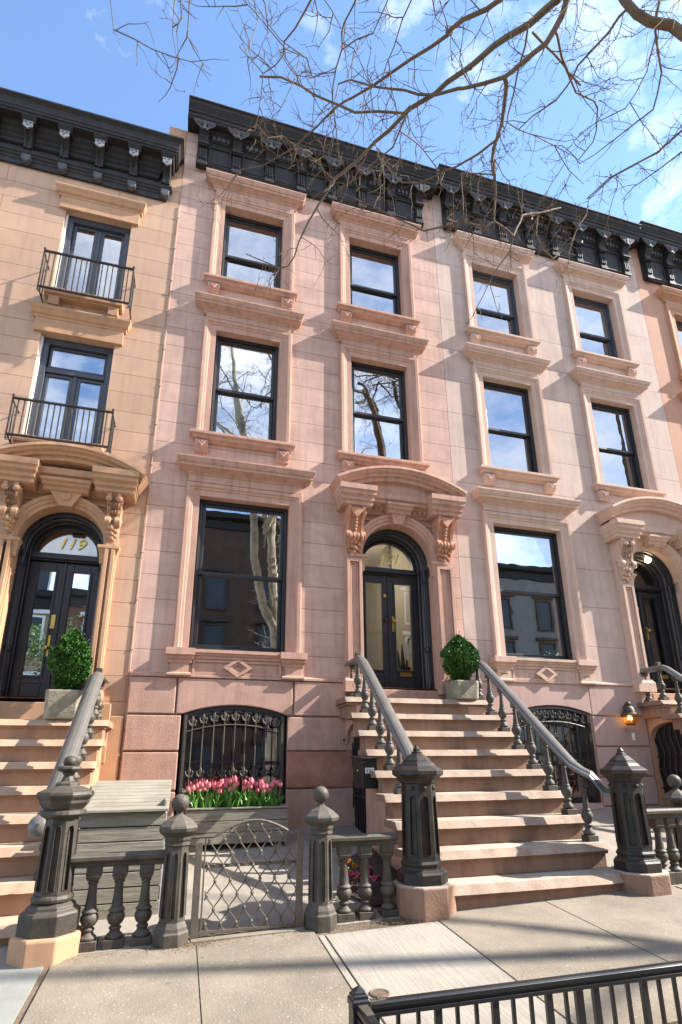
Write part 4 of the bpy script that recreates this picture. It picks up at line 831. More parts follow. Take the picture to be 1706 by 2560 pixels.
k.build('foot',m_wood,t,.004); MB().box(x0+.03,x1-.03,y0+.035,y1-.035,.7,.74).build('soil',m_soil,t)
# tulips
def tulip_proto(v):
    rr=random.Random(v); t=thing('tulip','pink tulip in the crowd of blooms in the wooden planter','flower',(0,0,0),'pink tulips in the wooden planter')
    h=.235+.03*v; lean=.03*(v-1); k=MB(); k.tube([(0,0,0),(lean*.3,0,h*.5),(lean,0,h)],.006,6); k.build('stem',m_leaf2,t)
    k=MB(); n=12; prof=[(.006,0),(.022,.01),(.030,.028),(.031,.045),(.026,.064)]
    k.skin([[(lean+(r*(1+.10*math.cos(3*2*math.pi*j/n)*q/4))*math.cos(2*math.pi*j/n),(r*(1+.10*math.cos(3*2*math.pi*j/n)*q/4))*math.sin(2*math.pi*j/n),h+z+(.014*math.cos(3*2*math.pi*j/n) if q==4 else 0)) for j in range(n)] for q,(r,z) in enumerate(prof)],True,False)
    k.skin([[(lean+r*math.cos(2*math.pi*j/n+.5),r*math.sin(2*math.pi*j/n+.5),h+z+(.014*math.cos(3*2*math.pi*j/n) if q==2 else 0)) for j in range(n)] for q,(r,z) in enumerate([(.015,.016),(.021,.04),(.018,.07)])],True,False)
    k.build('bloom',m_tul,t,0,'all'); k=MB()
    for q in range(4):
        a=q*1.57+rr.random(); L_=.2+.08*rr.random(); w=.016+.006*rr.random(); R_=[]
        for s in range(6):
            u=s/5; ww=w*(math.sin(math.pi*min(1,u*.85+.15))); d=.02+.09*u*u; z=L_*(u-.18*u*u); nx,ny=-math.sin(a),math.cos(a)
            R_.append([(math.cos(a)*d+nx*ww,math.sin(a)*d+ny*ww,z),(math.cos(a)*(d-.006),math.sin(a)*(d-.006),z),(math.cos(a)*d-nx*ww,math.sin(a)*d-ny*ww,z)])
        k.skin(R_,False,False)
    k.build('leaves',m_leaf2,t,0,'all'); return t
protos=[tulip_proto(v) for v in range(3)]
rt=random.Random(11); spots=[]
for row,yy in enumerate((-.70,-.62,-.54,-.46)):
    for i in range(12): spots.append((.24+i*.087+.03*(row%2)+rt.uniform(-.03,.03),yy+rt.uniform(-.02,.02)))
for i,(x,yy) in enumerate(spots):
    if i<3: o=protos[i]; o.location=(x,yy,.735)
    else: o=clone(protos[i%3],(x,yy,.735),None,rt.uniform(0,6.28),rt.uniform(.78,1.15))
    o.rotation_euler=(rt.uniform(-.2,.3),rt.uniform(-.28,.28),rt.uniform(0,6.28))
# mailbox
t=thing('mailbox','black steel mailbox with a 121 number plate on the stoop side wall','mailbox',(2.235,-1.2,1.0)); k=MB()
k.prism_y([(2.07,1.0),(2.25,1.0),(2.25,1.33),(2.07,1.33)],-1.6,-1.22); k.build('body',m_blkp,t,.006)
k=MB(); k.prism_x([(-1.63,1.325),(-1.63,1.345),(-1.2,1.375),(-1.2,1.335)],2.05,2.26); k.build('lid',m_blkp,t,.004)
MB().box(2.1,2.21,-1.608,-1.6005,1.165,1.23).build('number_plate',m_plate,t,.003); text('number','121',m_blk,t,(2.155,-1.6095,1.175),.065)
MB().ball(2.09,-1.604,1.29,.009).build('reflector',m_red,t); MB().ball(2.068,-1.42,1.2,.01).build('lock',m_plate,t)
# potted box bushes
def bush(label,x,y,z,w,h,pm,pz,n,seed):
    t=thing('potted_shrub',label,'potted shrub',(x,y,z)); rr=random.Random(seed); k=MB(); s=pz
    q=.19
    k.skin([[(x+a*q*f,y+b*q*f,zz) for a,b in ((-.8,-1),(.8,-1),(1,-.8),(1,.8),(.8,1),(-.8,1),(-1,.8),(-1,-.8))] for f,zz in ((.93,z),(1.0,z+.02),(1.08,z+s-.02),(1.05,z+s),(.9,z+s),(.88,z+s-.05))]); k.build('pot',pm,t,.006)
    MB().tube([(x,y,z+s-.05),(x,y,z+s+.2)],.02,6).build('trunk',m_bark,t); k=MB(); c0=z+s-.03
    lump=[(rr.uniform(0,6.28),rr.uniform(.1,.9),rr.uniform(.75,1.0)) for _ in range(46)]
    for i in range(n):
        v=rr.random()**.85; a=rr.uniform(0,6.28); prof=math.sin(math.pi*min(1,(.12+.88*v))**1.25)*1.06; 
        m=1-.10*rr.random()
        for la,lv,lr in lump:
            if abs((a-la+3.14)%6.28-3.14)<.35 and abs(v-lv)<.09: m*=lr
        r=w/2*prof*(m-(.1*rr.random() if i%3 else .6*rr.random())); p=Vector((x+r*math.cos(a),y+r*math.sin(a),c0+h*v))
        nrm=Vector((math.cos(a),math.sin(a),.5+rr.uniform(-.4,.6))).normalized(); d=(nrm+Vector((rr.uniform(-.9,.9),rr.uniform(-.9,.9),rr.uniform(-.6,.9)))).normalized(); sd=d.cross(Vector((rr.uniform(-1,1),rr.uniform(-1,1),rr.uniform(-1,1)))).normalized(); L_=rr.uniform(.026,.042)
        k.add([p,p+d*L_*.5+sd*L_*.42,p+d*L_,p+d*L_*.5-sd*L_*.42],[(0,1,2,3)])
    for i in range(40):
        a=rr.uniform(0,6.28); v=rr.uniform(.3,1); r=w/2*math.sin(math.pi*min(1,.12+.88*v)**1.25); p=Vector((x+r*math.cos(a),y+r*math.sin(a),c0+h*v)); d=Vector((math.cos(a)*.5,math.sin(a)*.5,1)).normalized()*rr.uniform(.03,.10)
        for j in range(7):
            q_=p+d*(j/6); sd=Vector((rr.uniform(-1,1),rr.uniform(-1,1),rr.uniform(-.2,1))).normalized()*.022; k.add([q_,q_+sd*.6+Vector((0,0,.008)),q_+sd,q_+sd*.6-Vector((0,0,.008))],[(0,1,2,3)])
    k.build('foliage',m_leaf,t,0,'all')
bush('egg-shaped boxwood in a mossy stone pot right of the 121 door',4.05,-.42,2.17,.57,.74,m_pot,.28,9500,1)
bush('egg-shaped boxwood in a grey pot half behind the 119 handrail',-1.40,-.42,1.81,.52,.80,m_pot,.35,9500,2)
# wall lantern of 123
t=thing('wall_lantern','dark metal carriage lantern with lit amber glass on the pale pink wall','lantern',(7.32,-.12,1.87)); x,y=7.32,-.15; k=MB()
k.box(x-.05,x+.05,-.03,-.005,1.98,2.2); k.tube([(x,-.02,2.1),(x,-.06,2.2),(x,y,2.24),(x,y,2.13)],.013,7); k.ball(x,y,2.215,.05,.05,.045,12,8)
k.lathe(x,y,[(.02,2.2),(.075,2.16),(.09,2.13),(.105,2.06),(.135,2.04),(.135,2.025),(.1,2.02)],16); k.lathe(x,y,[(.06,1.865),(.075,1.87),(.075,1.885),(.05,1.885)],16); k.build('bracket',m_ironc,t,.003,True)
k=MB(); k.skin([[(x+r*math.cos(2*math.pi*j/16),y+r*math.sin(2*math.pi*j/16),z) for j in range(16)] for r,z in ((.105,2.025),(.122,1.98),(.115,1.93),(.078,1.885))],True,False); k.build('glass',g_amb,t,0,True)
k=MB(); 
for dx in (-.025,.025): k.lathe(x+dx,y,[(.009,1.9),(.009,1.96)],8)
k.build('candle',m_white,t); k=MB()
for dx in (-.025,.025): k.ball(x+dx,y,1.975,.013,.013,.026,8,6)
k.build('bulb',emit('lantern_bulb',(1,.75,.38),14),t)
t=thing('doorbell','small white doorbell on the pale wall below the amber lantern','doorbell',(7.43,-.05,1.66)); k=MB(); k.box(7.405,7.455,-.06,-.04,1.62,1.74); k.build('case',m_white,t,.004); MB().box(7.418,7.442,-.064,-.06,1.65,1.68).build('button',m_plate,t)
t=thing('ceiling_lamp','small lit round lamp under the arch of the 123 doorway','lamp',(8.77,.28,5.2)); MB().lathe(8.77,.28,[(.07,5.27),(.07,5.25),(.045,5.23),(.04,5.19)],14).build('base',m_white,t); MB().ball(8.77,.28,5.14,.06).build('bulb',emit('door_bulb',(1,.8,.5),7),t)
t=thing('hose_valve_plate','small square valve plate on the stippled pink block beside the stoop','valve',(2.3,-.06,1.6)); k=MB(); rect4(k,2.22,2.36,1.55,1.66,.014,-.068,-.057); k.box(2.234,2.346,-.063,-.057,1.564,1.646); k.build('plate',m_pinkt,t,.002); MB().ball(2.29,-.068,1.605,.016,.012).build('nozzle',m_ironk,t)
# pansy bed
bed=MB(); poly=[(2.31,-2.72),(1.78,-2.74),(1.62,-2.4),(1.80,-1.5),(2.31,-1.2)]
n_=len(poly); bed.add([(px_,py_,yz(px_,py_)+.03) for px_,py_ in poly]+[(2.05,-2.1,yz(2.05,-2.1)+.1)],[(i,(i+1)%n_,n_) for i in range(n_)]); tag(bed.build('soil',m_soil),kind='structure')
k=MB(); rr=random.Random(4)
for i in range(1500):
    u,v=rr.random(),rr.random(); px_=1.72+.58*u; py_=-2.7+1.4*v
    if px_<1.66+.1*v: continue
    p=Vector((px_,py_,yz(px_,py_)+.05+.05*rr.random())); d=Vector((rr.uniform(-1,1),rr.uniform(-1,1),rr.uniform(-.4,.5)))*.02; e=Vector((rr.uniform(-1,1),rr.uniform(-1,1),rr.uniform(-.3,.3)))*.012
    k.add([p,p+d,p+d+e,p+e],[(0,1,2,3)])
tag(k.build('mulch',mat('brown_bark_mulch',(.13,.085,.06),.9,.5,40,0)),kind='stuff')
def pansy(label,x,y,m,n,sp,seed,hh=.12):
    z=yz(x,y)+.06; t=thing('pansy_plant',label,'flower',(x,y,z)); rr=random.Random(seed); k=MB(); f=MB()
    for i in range(n*5):
        p=Vector((x+rr.uniform(-sp,sp),y+rr.uniform(-sp,sp),z+rr.uniform(0,hh))); d=Vector((rr.uniform(-1,1),rr.uniform(-1,1),rr.uniform(-.2,1))).normalized()*.035; e=d.cross(Vector((rr.random(),rr.random(),1))).normalized()*.014
        k.add([p,p+d*.5+e,p+d,p+d*.5-e],[(0,1,2,3)])
    k.build('leaves',m_leaf2 if m!=m_pans else mat('purple_leaf',(.09,.018,.03),.7,.5,30,0),t)
    for i in range(n):
        p=Vector((x+rr.uniform(-sp,sp),y+rr.uniform(-sp,sp),z+hh*rr.uniform(.6,1.15)))
        for q in range(5):
            a=q*1.256; c=p+Vector((math.cos(a)*.014,-.006,math.sin(a)*.014)); f.skin([[c+Vector((.013*math.cos(w*1.047),-.002*j,.013*math.sin(w*1.047))) for w in range(6)] for j in (0,1)])
    f.build('blooms',m,t)
pansy('orange pansies with green leaves in the small bed behind the fence',1.70,-2.25,m_panso,7,.09,1,.2); pansy('dark purple pansies massed in the small bed behind the fence',1.78,-2.45,m_pans,22,.13,2,.15); pansy('single blue pansy low in the mulch beside the stoop',1.99,-2.62,m_pansb,2,.02,3,.08)
# leaf litter and dirt along the foot of the fence
k=MB(); rr=random.Random(8)
for i in range(2200):
    x=rr.choice([rr.uniform(-.7,2.1),rr.gauss(.18,.12),rr.gauss(1.9,.2)]); y=-2.98-abs(rr.gauss(0,.07)) if x<2.05 else -3.1-abs(rr.gauss(0,.03)); p=Vector((x,y,gz(x,y)+.008)); d=Vector((rr.uniform(-1,1),rr.uniform(-1,1),.1))*.012; e=Vector((rr.uniform(-1,1),rr.uniform(-1,1),.2))*.007
    k.add([p,p+d,p+d+e,p+e],[(0,1,2,3)])
tag(k.build('leaf_litter',mat('dry_leaf_litter',(.20,.13,.07),.9,.5,50,0)),kind='stuff')
t=thing('valve_cover','small rusty round valve cover in the pale pavement slab','valve cover',(1.32,-4.18,-.1)); z=gz(1.32,-4.18); k=MB(); k.lathe(1.32,-4.18,[(.065,z-.02),(.065,z+.008),(.055,z+.012),(.05,z+.007)],20); k.build('lid',m_rust,t,.002)
# tree guard fence in the foreground
t=thing('tree_guard','black iron tree guard fence with a pyramid capped corner post','fence',(.868,-5.2,-.18)); x0,yf=.868,-5.2; zt=.247; xe=3.7
def guard_post(x,y):
    k=MB(); k.box(x-.038,x+.038,y-.038,y+.038,-.35,.245); k.ledge(x-.03,x+.03,[(.0,.24)],0) if False else None
    k.skin([[(x+a*r,y+b*r,z) for a,b in ((-1,-1),(1,-1),(1,1),(-1,1))] for r,z in ((.038,.235),(.043,.237),(.043,.262),(.036,.268),(.036,.28),(.028,.284),(.028,.292),(.003,.312))]); return k.build('post',m_blkp,t,.003)
guard_post(x0,yf); guard_post(xe,yf)
k=MB()
RAILP=[(-.022,zt-.06),(.022,zt-.06),(.022,zt-.042),(.012,zt-.04),(.012,zt-.026),(.026,zt-.024),(.026,zt-.006),(.016,zt),(-.016,zt),(-.026,zt-.006),(-.026,zt-.024),(-.012,zt-.026),(-.012,zt-.04),(-.022,zt-.042)]
k.prism_x([(yf+a,b) for a,b in RAILP],x0+.036,xe-.036); k.build('rail',m_blkp,t,.002); MB().box(x0+.036,xe-.036,yf-.015,yf+.015,-.14,-.115).build('rail',m_blkp,t,.002)
for xs in (x0,xe):
    k=MB(); k.prism_y([(xs+a,b) for a,b in RAILP],-6.9,yf-.036); k.build('rail',m_blkp,t,.002); MB().box(xs-.015,xs+.015,-6.9,yf-.036,-.14,-.115).build('rail',m_blkp,t,.002)
k=MB(); k.prism_z([(x0+.03,yf-.03),(x0+.13,yf-.012),(x0+.13,yf+.012),(x0+.03,yf+.02)],zt-.02,zt+.004); k.prism_z([(x0-.02,yf-.03),(x0+.03,yf-.03),(x0+.025,yf-.15),(x0-.012,yf-.15)],zt-.02,zt+.004); k.ball(x0+.09,yf,zt+.005,.008,n=8,m=4); k.build('corner_bracket',m_tape if False else m_ironc,t,.002)
i=0; x=x0+.088
while x<xe-.06:
    w=.017 if i in (3,6,9,12,15,18,21) else (.02 if i==11 else .008); k=MB(); k.box(x-w,x+w,yf-.008-w*.3,yf+.008+w*.3,-.14,zt-.058); k.build('baluster',m_blkp,t,.002); x+=.0995 if i!=10 else .075; i+=1
for xs in (x0,xe):
    for j in range(1,15): MB().box(xs-.008,xs+.008,yf-.1*j-.008,yf-.1*j+.008,-.14,zt-.058).build('baluster',m_blkp,t,.002)
tag(MB().box(.95,3.6,-6.9,-5.28,-.5,-.2).build('soil',m_soil),kind='structure')
BR=[[[4.42,-4.4,11.52,0.0724],[4.25,-4.2,11.32,0.0674],[3.95,-3.95,11.11,0.0614],[3.69,-3.77,11.03,0.0575],[3.54,-3.67,10.95,0.0552],[3.27,-3.46,10.75,0.0505],[2.99,-3.27,10.61,0.0465],[2.85,-3.16,10.49,0.0441],[2.53,-2.96,10.35,0.0399],[2.28,-2.76,10.1,0.0358],[2.09,-2.63,9.96,0.0332],[1.86,-2.45,9.72,0.0296],[1.58,-2.27,9.52,0.0261],[1.44,-2.11,9.28,0.0231],[1.38,-2.05,9.19,0.022],[1.27,-1.93,8.99,0.0198],[1.16,-1.78,8.74,0.0171],[1.11,-1.68,8.54,0.0152],[1.03,-1.6,8.42,0.0139],[0.9,-1.54,8.41,0.0129],[0.76,-1.46,8.55,0.0118],[0.42,-1.3,8.81,0.0094]],
[[4.35,-4.4,11.48,0.0648],[4.35,-4.25,11.26,0.0599],[4.33,-4.15,11.11,0.0567],[4.25,-4.05,10.94,0.0532],[4.17,-3.96,10.8,0.0503],[4.01,-3.86,10.68,0.0469],[3.79,-3.71,10.5,0.0424],[3.68,-3.64,10.42,0.0402],[3.45,-3.52,10.39,0.037],[3.17,-3.38,10.38,0.0331],[3.11,-3.35,10.4,0.0325],[2.83,-3.21,10.37,0.0287],[2.61,-3.11,10.44,0.0263],[2.44,-3.02,10.6,0.0243],[2.08,-2.85,10.78,0.0202],[1.94,-2.78,10.89,0.0186],[1.72,-2.68,11.06,0.0161],[1.55,-2.6,11.02,0.0139]],
[[3.88,-3.4,10.91,0.0456],[3.94,-3.34,10.85,0.0445],[3.96,-3.21,10.66,0.0418],[3.98,-3.08,10.47,0.0393],[3.94,-2.95,10.28,0.0367],[3.92,-2.9,10.19,0.0356],[3.93,-2.81,10.05,0.034],[3.99,-2.72,9.91,0.0322],[4.13,-2.61,10.42,0.0319],[4.24,-2.39,10.05,0.0276],[4.29,-2.19,9.7,0.0239],[4.59,-2.09,9.74,0.0225],[4.77,-2.02,9.73,0.0215],[5.14,-1.87,10.51,0.0201],[5.6,-1.75,10.86,0.0187],[6.25,-1.6,11.4,0.0167]],
[[4.51,-1.9,10.12,0.0252],[4.33,-1.87,9.95,0.0238],[3.96,-1.82,10.0,0.0218],[3.55,-1.76,9.83,0.0193],[3.27,-1.72,9.71,0.0176],[1.95,-1.5,10.36,0.0105]],
[[4.95,-1.8,10.04,0.0183],[4.9,-1.69,9.78,0.016],[4.67,-1.53,9.44,0.0129],[4.51,-1.36,9.05,0.0097],[4.34,-1.2,8.67,0.0068]],
[[4.18,-2.6,10.88,0.0255],[3.95,-2.43,10.73,0.0235],[3.65,-2.23,10.61,0.0214],[3.47,-2.13,10.58,0.0204],[3.46,-2.11,10.56,0.0202],[3.15,-1.93,10.47,0.0183],[2.89,-1.79,10.57,0.017],[2.79,-1.7,10.8,0.0165],[2.66,-1.57,11.26,0.0157],[2.58,-1.5,11.47,0.0153]],
[[3.21,-4.6,10.23,0.0437],[3.12,-4.41,10.26,0.0419],[3.02,-4.26,10.31,0.0406],[2.81,-4.03,10.43,0.0385],[2.69,-3.87,10.43,0.0369],[3.0,-3.72,11.1,0.0378],[2.9,-3.58,11.05,0.036],[2.71,-3.39,11.02,0.0337],[2.47,-3.17,11.01,0.0313],[2.24,-2.96,10.96,0.0288],[2.04,-2.78,10.91,0.0267],[1.77,-2.57,10.86,0.0242],[1.67,-2.5,10.85,0.0234],[1.53,-2.38,10.8,0.0219],[1.32,-2.17,10.65,0.0194],[1.16,-2.03,10.56,0.0177],[1.04,-1.92,10.47,0.0164],[0.59,-1.6,10.34,0.0127],[0.24,-1.4,10.39,0.0104]],
[[2.46,-3.1,10.13,0.0257],[2.38,-3.05,10.05,0.0252],[2.05,-2.91,10.16,0.0244],[1.75,-2.78,10.21,0.0236],[1.44,-2.64,10.51,0.0232],[1.21,-2.53,10.74,0.0229],[1.02,-2.44,11.0,0.0227],[0.73,-2.32,11.26,0.0223],[0.42,-2.2,11.33,0.0215]],
[[1.39,-4.0,10.16,0.0152],[1.39,-3.93,10.19,0.0151],[1.33,-3.67,10.27,0.0145],[1.33,-3.56,10.29,0.0143],[1.39,-3.39,10.34,0.0139],[1.37,-3.15,10.35,0.0133],[1.38,-2.94,10.34,0.0127],[1.43,-2.73,10.32,0.0122],[1.53,-2.52,10.31,0.0116],[1.6,-2.35,10.28,0.0111],[1.73,-2.0,10.17,0.0101]],
[[0.84,-4.2,9.61,0.017],[0.81,-4.09,9.6,0.0161],[0.76,-3.97,9.59,0.015],[0.68,-3.8,9.57,0.0134],[0.58,-3.66,9.55,0.0122],[0.59,-3.54,9.52,0.011],[0.52,-3.44,9.49,0.0101],[0.38,-3.3,9.5,0.0088],[0.08,-3.0,10.39,0.0064]],
[[4.13,-3.8,11.31,0.0252],[4.69,-3.57,11.53,0.0233],[4.98,-3.45,11.6,0.0222],[5.13,-3.36,11.57,0.0212],[5.33,-3.24,11.51,0.0197],[5.86,-3.08,11.81,0.0186],[5.97,-3.02,11.77,0.0178],[6.04,-2.85,11.51,0.0153],[6.02,-2.76,11.37,0.0141],[5.83,-2.6,11.12,0.0117]],
[[4.42,-3.9,11.34,0.0254],[4.51,-3.85,11.36,0.0251],[4.71,-3.67,11.29,0.024],[4.92,-3.54,11.28,0.0233],[5.27,-3.4,11.39,0.0228]],
[[5.25,-4.3,11.94,0.0769],[5.29,-4.34,11.61,0.0782],[5.38,-4.39,11.26,0.0801],[5.54,-4.43,11.09,0.0828],[5.85,-4.49,11.06,0.0879],[5.94,-4.53,10.86,0.0896],[6.16,-4.6,10.55,0.0935]],
[[5.51,-4.4,11.98,0.0311],[5.52,-4.22,11.81,0.0283],[5.42,-4.12,11.73,0.0268],[5.33,-3.98,11.59,0.0247],[5.12,-3.77,11.39,0.0214],[5.0,-3.65,11.27,0.0197],[4.97,-3.56,11.16,0.0184],[4.91,-3.48,11.06,0.0172],[4.79,-3.35,10.91,0.0154],[4.5,-3.14,10.76,0.0126],[4.33,-3.0,10.61,0.0106]],
[[6.1,-4.3,12.22,0.0282],[6.11,-4.16,11.99,0.0258],[6.15,-4.08,11.87,0.0245],[6.29,-3.95,11.69,0.0223],[6.45,-3.82,11.53,0.0204],[6.45,-3.69,11.28,0.0182],[6.42,-3.58,11.06,0.0163],[6.03,-3.36,10.75,0.0127],[5.6,-3.11,10.41,0.0089],[5.38,-3.0,10.28,0.0072]],
[[7.53,-3.6,11.55,0.0292],[7.23,-3.39,11.22,0.0251],[7.03,-3.27,11.03,0.0227],[6.85,-3.16,10.87,0.0207],[6.51,-2.99,10.7,0.0176],[6.17,-2.81,10.53,0.0146],[5.83,-2.6,10.2,0.0111]],
[[6.23,-4.0,11.89,0.016],[6.19,-3.79,11.48,0.0136],[6.06,-3.64,11.18,0.0119],[5.92,-3.53,10.95,0.0106],[5.53,-3.34,10.77,0.0086],[5.27,-3.2,10.6,0.0072]],
[[3.87,-4.0,10.93,0.0207],[3.9,-3.86,10.78,0.0191],[3.88,-3.69,10.59,0.0173],[3.89,-3.52,10.38,0.0156],[3.87,-3.36,10.16,0.0138],[3.88,-3.31,10.11,0.0134],[4.15,-3.22,10.2,0.0127],[4.48,-3.11,10.4,0.0121],[5.02,-2.94,10.63,0.0108],[5.41,-2.75,10.51,0.0089],[5.83,-2.6,10.54,0.0075]],
[[-1.27,-4.0,8.8,0.008],[-1.24,-3.96,8.71,0.0068],[-1.19,-3.85,8.44,0.004],[-1.12,-3.8,8.35,0.0026]],
[[-0.64,-4.0,9.1,0.0082],[-0.64,-3.97,9.02,0.0076],[-0.64,-3.85,8.73,0.0052],[-0.59,-3.76,8.56,0.0037],[-0.49,-3.7,8.5,0.0026]],
[[-0.48,-4.1,8.99,0.0107],[-0.48,-4.06,8.93,0.0098],[-0.48,-3.95,8.75,0.0073],[-0.48,-3.89,8.66,0.006],[-0.36,-3.8,8.63,0.0039]],
[[0.94,-4.1,9.71,0.0087],[1.07,-4.01,9.73,0.0075],[1.22,-3.9,9.69,0.0058]],
[[2.18,-3.9,10.75,0.013],[2.13,-3.7,10.71,0.0119],[2.11,-3.45,10.62,0.0104],[2.06,-3.27,10.54,0.0094],[2.03,-2.98,10.38,0.0076],[1.86,-2.8,10.34,0.0066]],
[[2.31,-4.2,10.22,0.0123],[2.44,-4.02,10.3,0.0097],[2.61,-3.91,10.44,0.0081],[2.85,-3.8,10.8,0.0067]],
[[1.42,-3.3,10.48,0.0129],[1.57,-3.44,10.5,0.0121],[1.75,-3.59,10.44,0.0112],[1.79,-3.72,10.49,0.0105],[1.85,-3.9,10.57,0.0096]],
[[2.58,-2.5,10.59,0.0137],[2.97,-2.28,10.8,0.0129],[3.12,-2.18,10.86,0.0125],[3.36,-2.02,10.9,0.0117],[3.53,-1.9,10.92,0.0111]],
[[1.06,-3.0,10.31,0.0128],[0.97,-3.1,10.44,0.0118],[0.66,-3.23,10.23,0.0101],[0.4,-3.39,10.22,0.0084],[0.23,-3.5,10.21,0.0072],[0.07,-3.6,10.17,0.0061]],
[[2.72,-2.4,11.11,0.0216],[2.6,-2.13,10.79,0.0181],[2.35,-1.93,10.63,0.0157],[2.14,-1.75,10.46,0.0134],[1.97,-1.64,10.41,0.0121],[1.8,-1.5,10.28,0.0104]],
[[1.09,-1.6,10.96,0.0144],[1.2,-1.59,10.98,0.0145],[1.33,-1.57,10.89,0.0144],[1.52,-1.54,10.86,0.0144],[1.58,-1.52,10.73,0.0143],[1.74,-1.5,10.65,0.0143]],
[[0.46,-2.3,11.25,0.0107],[0.46,-2.16,11.01,0.0095],[0.44,-2.01,10.76,0.0084],[0.41,-1.92,10.59,0.0077],[0.2,-1.8,10.51,0.0069]],
[[0.42,-1.8,10.94,0.0106],[0.63,-1.73,10.79,0.0118],[0.88,-1.68,11.0,0.013],[1.01,-1.64,10.97,0.0136],[1.2,-1.6,10.96,0.0144]],
[[7.46,-3.5,10.84,0.02],[7.25,-3.3,10.87,0.0172],[6.97,-3.0,10.72,0.0132],[6.71,-2.75,10.59,0.0098],[6.59,-2.6,10.45,0.0077]],
[[4.55,-2.0,11.09,0.0153],[3.95,-1.93,10.99,0.015],[3.96,-1.84,10.02,0.0141],[4.29,-1.8,10.06,0.0143]],
[[5.6,-1.7,10.85,0.0158],[5.55,-1.65,10.45,0.0145],[5.68,-1.61,10.19,0.0135],[5.92,-1.57,10.07,0.0128],[6.18,-1.54,10.38,0.0126],[6.5,-1.5,10.4,0.012]],
[[6.75,-1.8,11.55,0.0128],[6.69,-1.74,11.21,0.0139],[6.48,-1.67,10.86,0.015],[6.33,-1.6,10.52,0.0159]],
[[6.63,-1.9,11.36,0.0125],[6.89,-2.28,11.54,0.0149],[7.14,-2.6,11.53,0.0168]]]
# ------------------------------------------------------------------ street trees
def twigs(k,pts,rr,dens,lmin,lmax,droop=-.25,lv=0,leafs=None):
    P=[Vector(p[:3]) for p in pts]; 
    for a,b,pa in zip(P,P[1:],pts):
        L_=(b-a).length; n=int(L_*dens+rr.random())
        for _ in range(n):
            u=rr.random(); p=a+(b-a)*u; d=(b-a).normalized(); q=Vector((rr.gauss(0,1),rr.gauss(0,1),rr.gauss(0,1))); q-=d*q.dot(d); q.normalize()
            dr=(d*rr.uniform(.2,.9)+q+Vector((0,0,droop*rr.random()))).normalized(); ln=rr.uniform(lmin,lmax); r0=(.0075,.005,.0038)[lv]
            pp=[p]; 
            for s in range(5):
                dr=(dr+Vector((rr.gauss(0,.2),rr.gauss(0,.2),rr.gauss(0,.2)))).normalized(); pp.append(pp[-1]+dr*ln/5)
            k.tube(pp,[r0*(1-.13*s) for s in range(6)],4)
            if lv<2: twigs(k,[tuple(x) for x in pp],rr,(5.5,4.5)[lv],lmin*.4,lmax*.42,droop,lv+1)
            elif rr.random()<.4: k.ball(*pp[-1],.008,n=5,m=3)
def tree(label,x,y,limbs,trunk,seed,dens=2.7,lm=(.3,1.1),m=m_bark,mt=None):
    t=thing('street_tree',label,'tree',(x,y,-.3)); rr=random.Random(seed)
    k=MB(); k.tube([p[:3] for p in trunk],[p[3] for p in trunk],12); k.build('trunk',mt or m,t,0,True)
    for l in limbs:
        k=MB(); P=[]
        for a,b in zip(l,l[1:]):
            P.append(a)
            n=max(1,int((Vector(a[:3])-Vector(b[:3])).length/.22))
            for j in range(1,n):
                u=j/n; jit=min(.014,a[3]*.6); P.append(tuple(a[q]+(b[q]-a[q])*u+rr.gauss(0,jit*.6) for q in range(3))+((a[3]+(b[3]-a[3])*u)*(1+.1*rr.random()),))
        P.append(l[-1]); k.tube([p[:3] for p in P],[p[3] for p in P],8)
        for p in P:
            if rr.random()<.18: k.ball(p[0],p[1],p[2],p[3]*1.25,n=7,m=5)
        k.build('branch',m,t,0,True)
    k=MB()
    for l in [q for q in limbs if max(p[2] for p in q)>7]: twigs(k,l,rr,dens*(2.3 if sum(p[1] for p in l)/len(l)>-2.75 else 1.05),*(lm if sum(p[1] for p in l)/len(l)<-2.75 else (.2,.75)))
    k.build('crown',m,t); return t
lim=[[(p[0],p[1],p[2],p[3]*.72) for p in b] for b in BR]
for i in (0,1): lim[i]=[(6.0,-6.6,8.0+.6*i,.13-.02*i),(5.3,-5.6,10.6+.4*i,.1-.015*i),(4.85,-4.95,11.3+.3*i,.085-.01*i)]+lim[i]
ta=tree('bare street tree whose branches hang over the roof cornices, dry leaves on its twigs',6.2,-6.9,lim,[(6.2,-6.95,-.4,.3),(6.15,-6.9,0,.24),(6.15,-6.85,2,.21),(6.05,-6.75,5,.18),(6.0,-6.6,8,.16)],21)
k=MB(); rr=random.Random(6)
for b in BR:
    for p in b:
        if rr.random()<.03:
            c=Vector(p[:3])+Vector((rr.uniform(-.2,.2),rr.uniform(-.1,.1),-.12)); d=Vector((rr.uniform(-.03,.03),.01,-.07)); e=Vector((.022,rr.uniform(-.01,.01),.01)); k.add([c,c+d*.5+e,c+d,c+d*.5-e],[(0,1,2,3)])
k.build('dry_leaf',m_dead,ta)
rr=random.Random(31)
def limbset(x,y,z0,n,h,sp,ymax=-4.9):
    out=[]
    for i in range(n):
        a=rr.uniform(0,6.28); z=z0+rr.uniform(0,h*.5); p=[(x,y,z,.075)]; d=Vector((math.cos(a)*.7,math.sin(a)*.5,1)).normalized(); c=Vector((x,y,z))
        for s in range(7):
            d=(d+Vector((rr.gauss(0,.2),rr.gauss(0,.2),rr.gauss(.05,.15)))).normalized(); c=c+d*sp/7; c.y=min(c.y,ymax); p.append((c.x,c.y,c.z,.07*(1-s/8)))
        out.append(p)
    return out
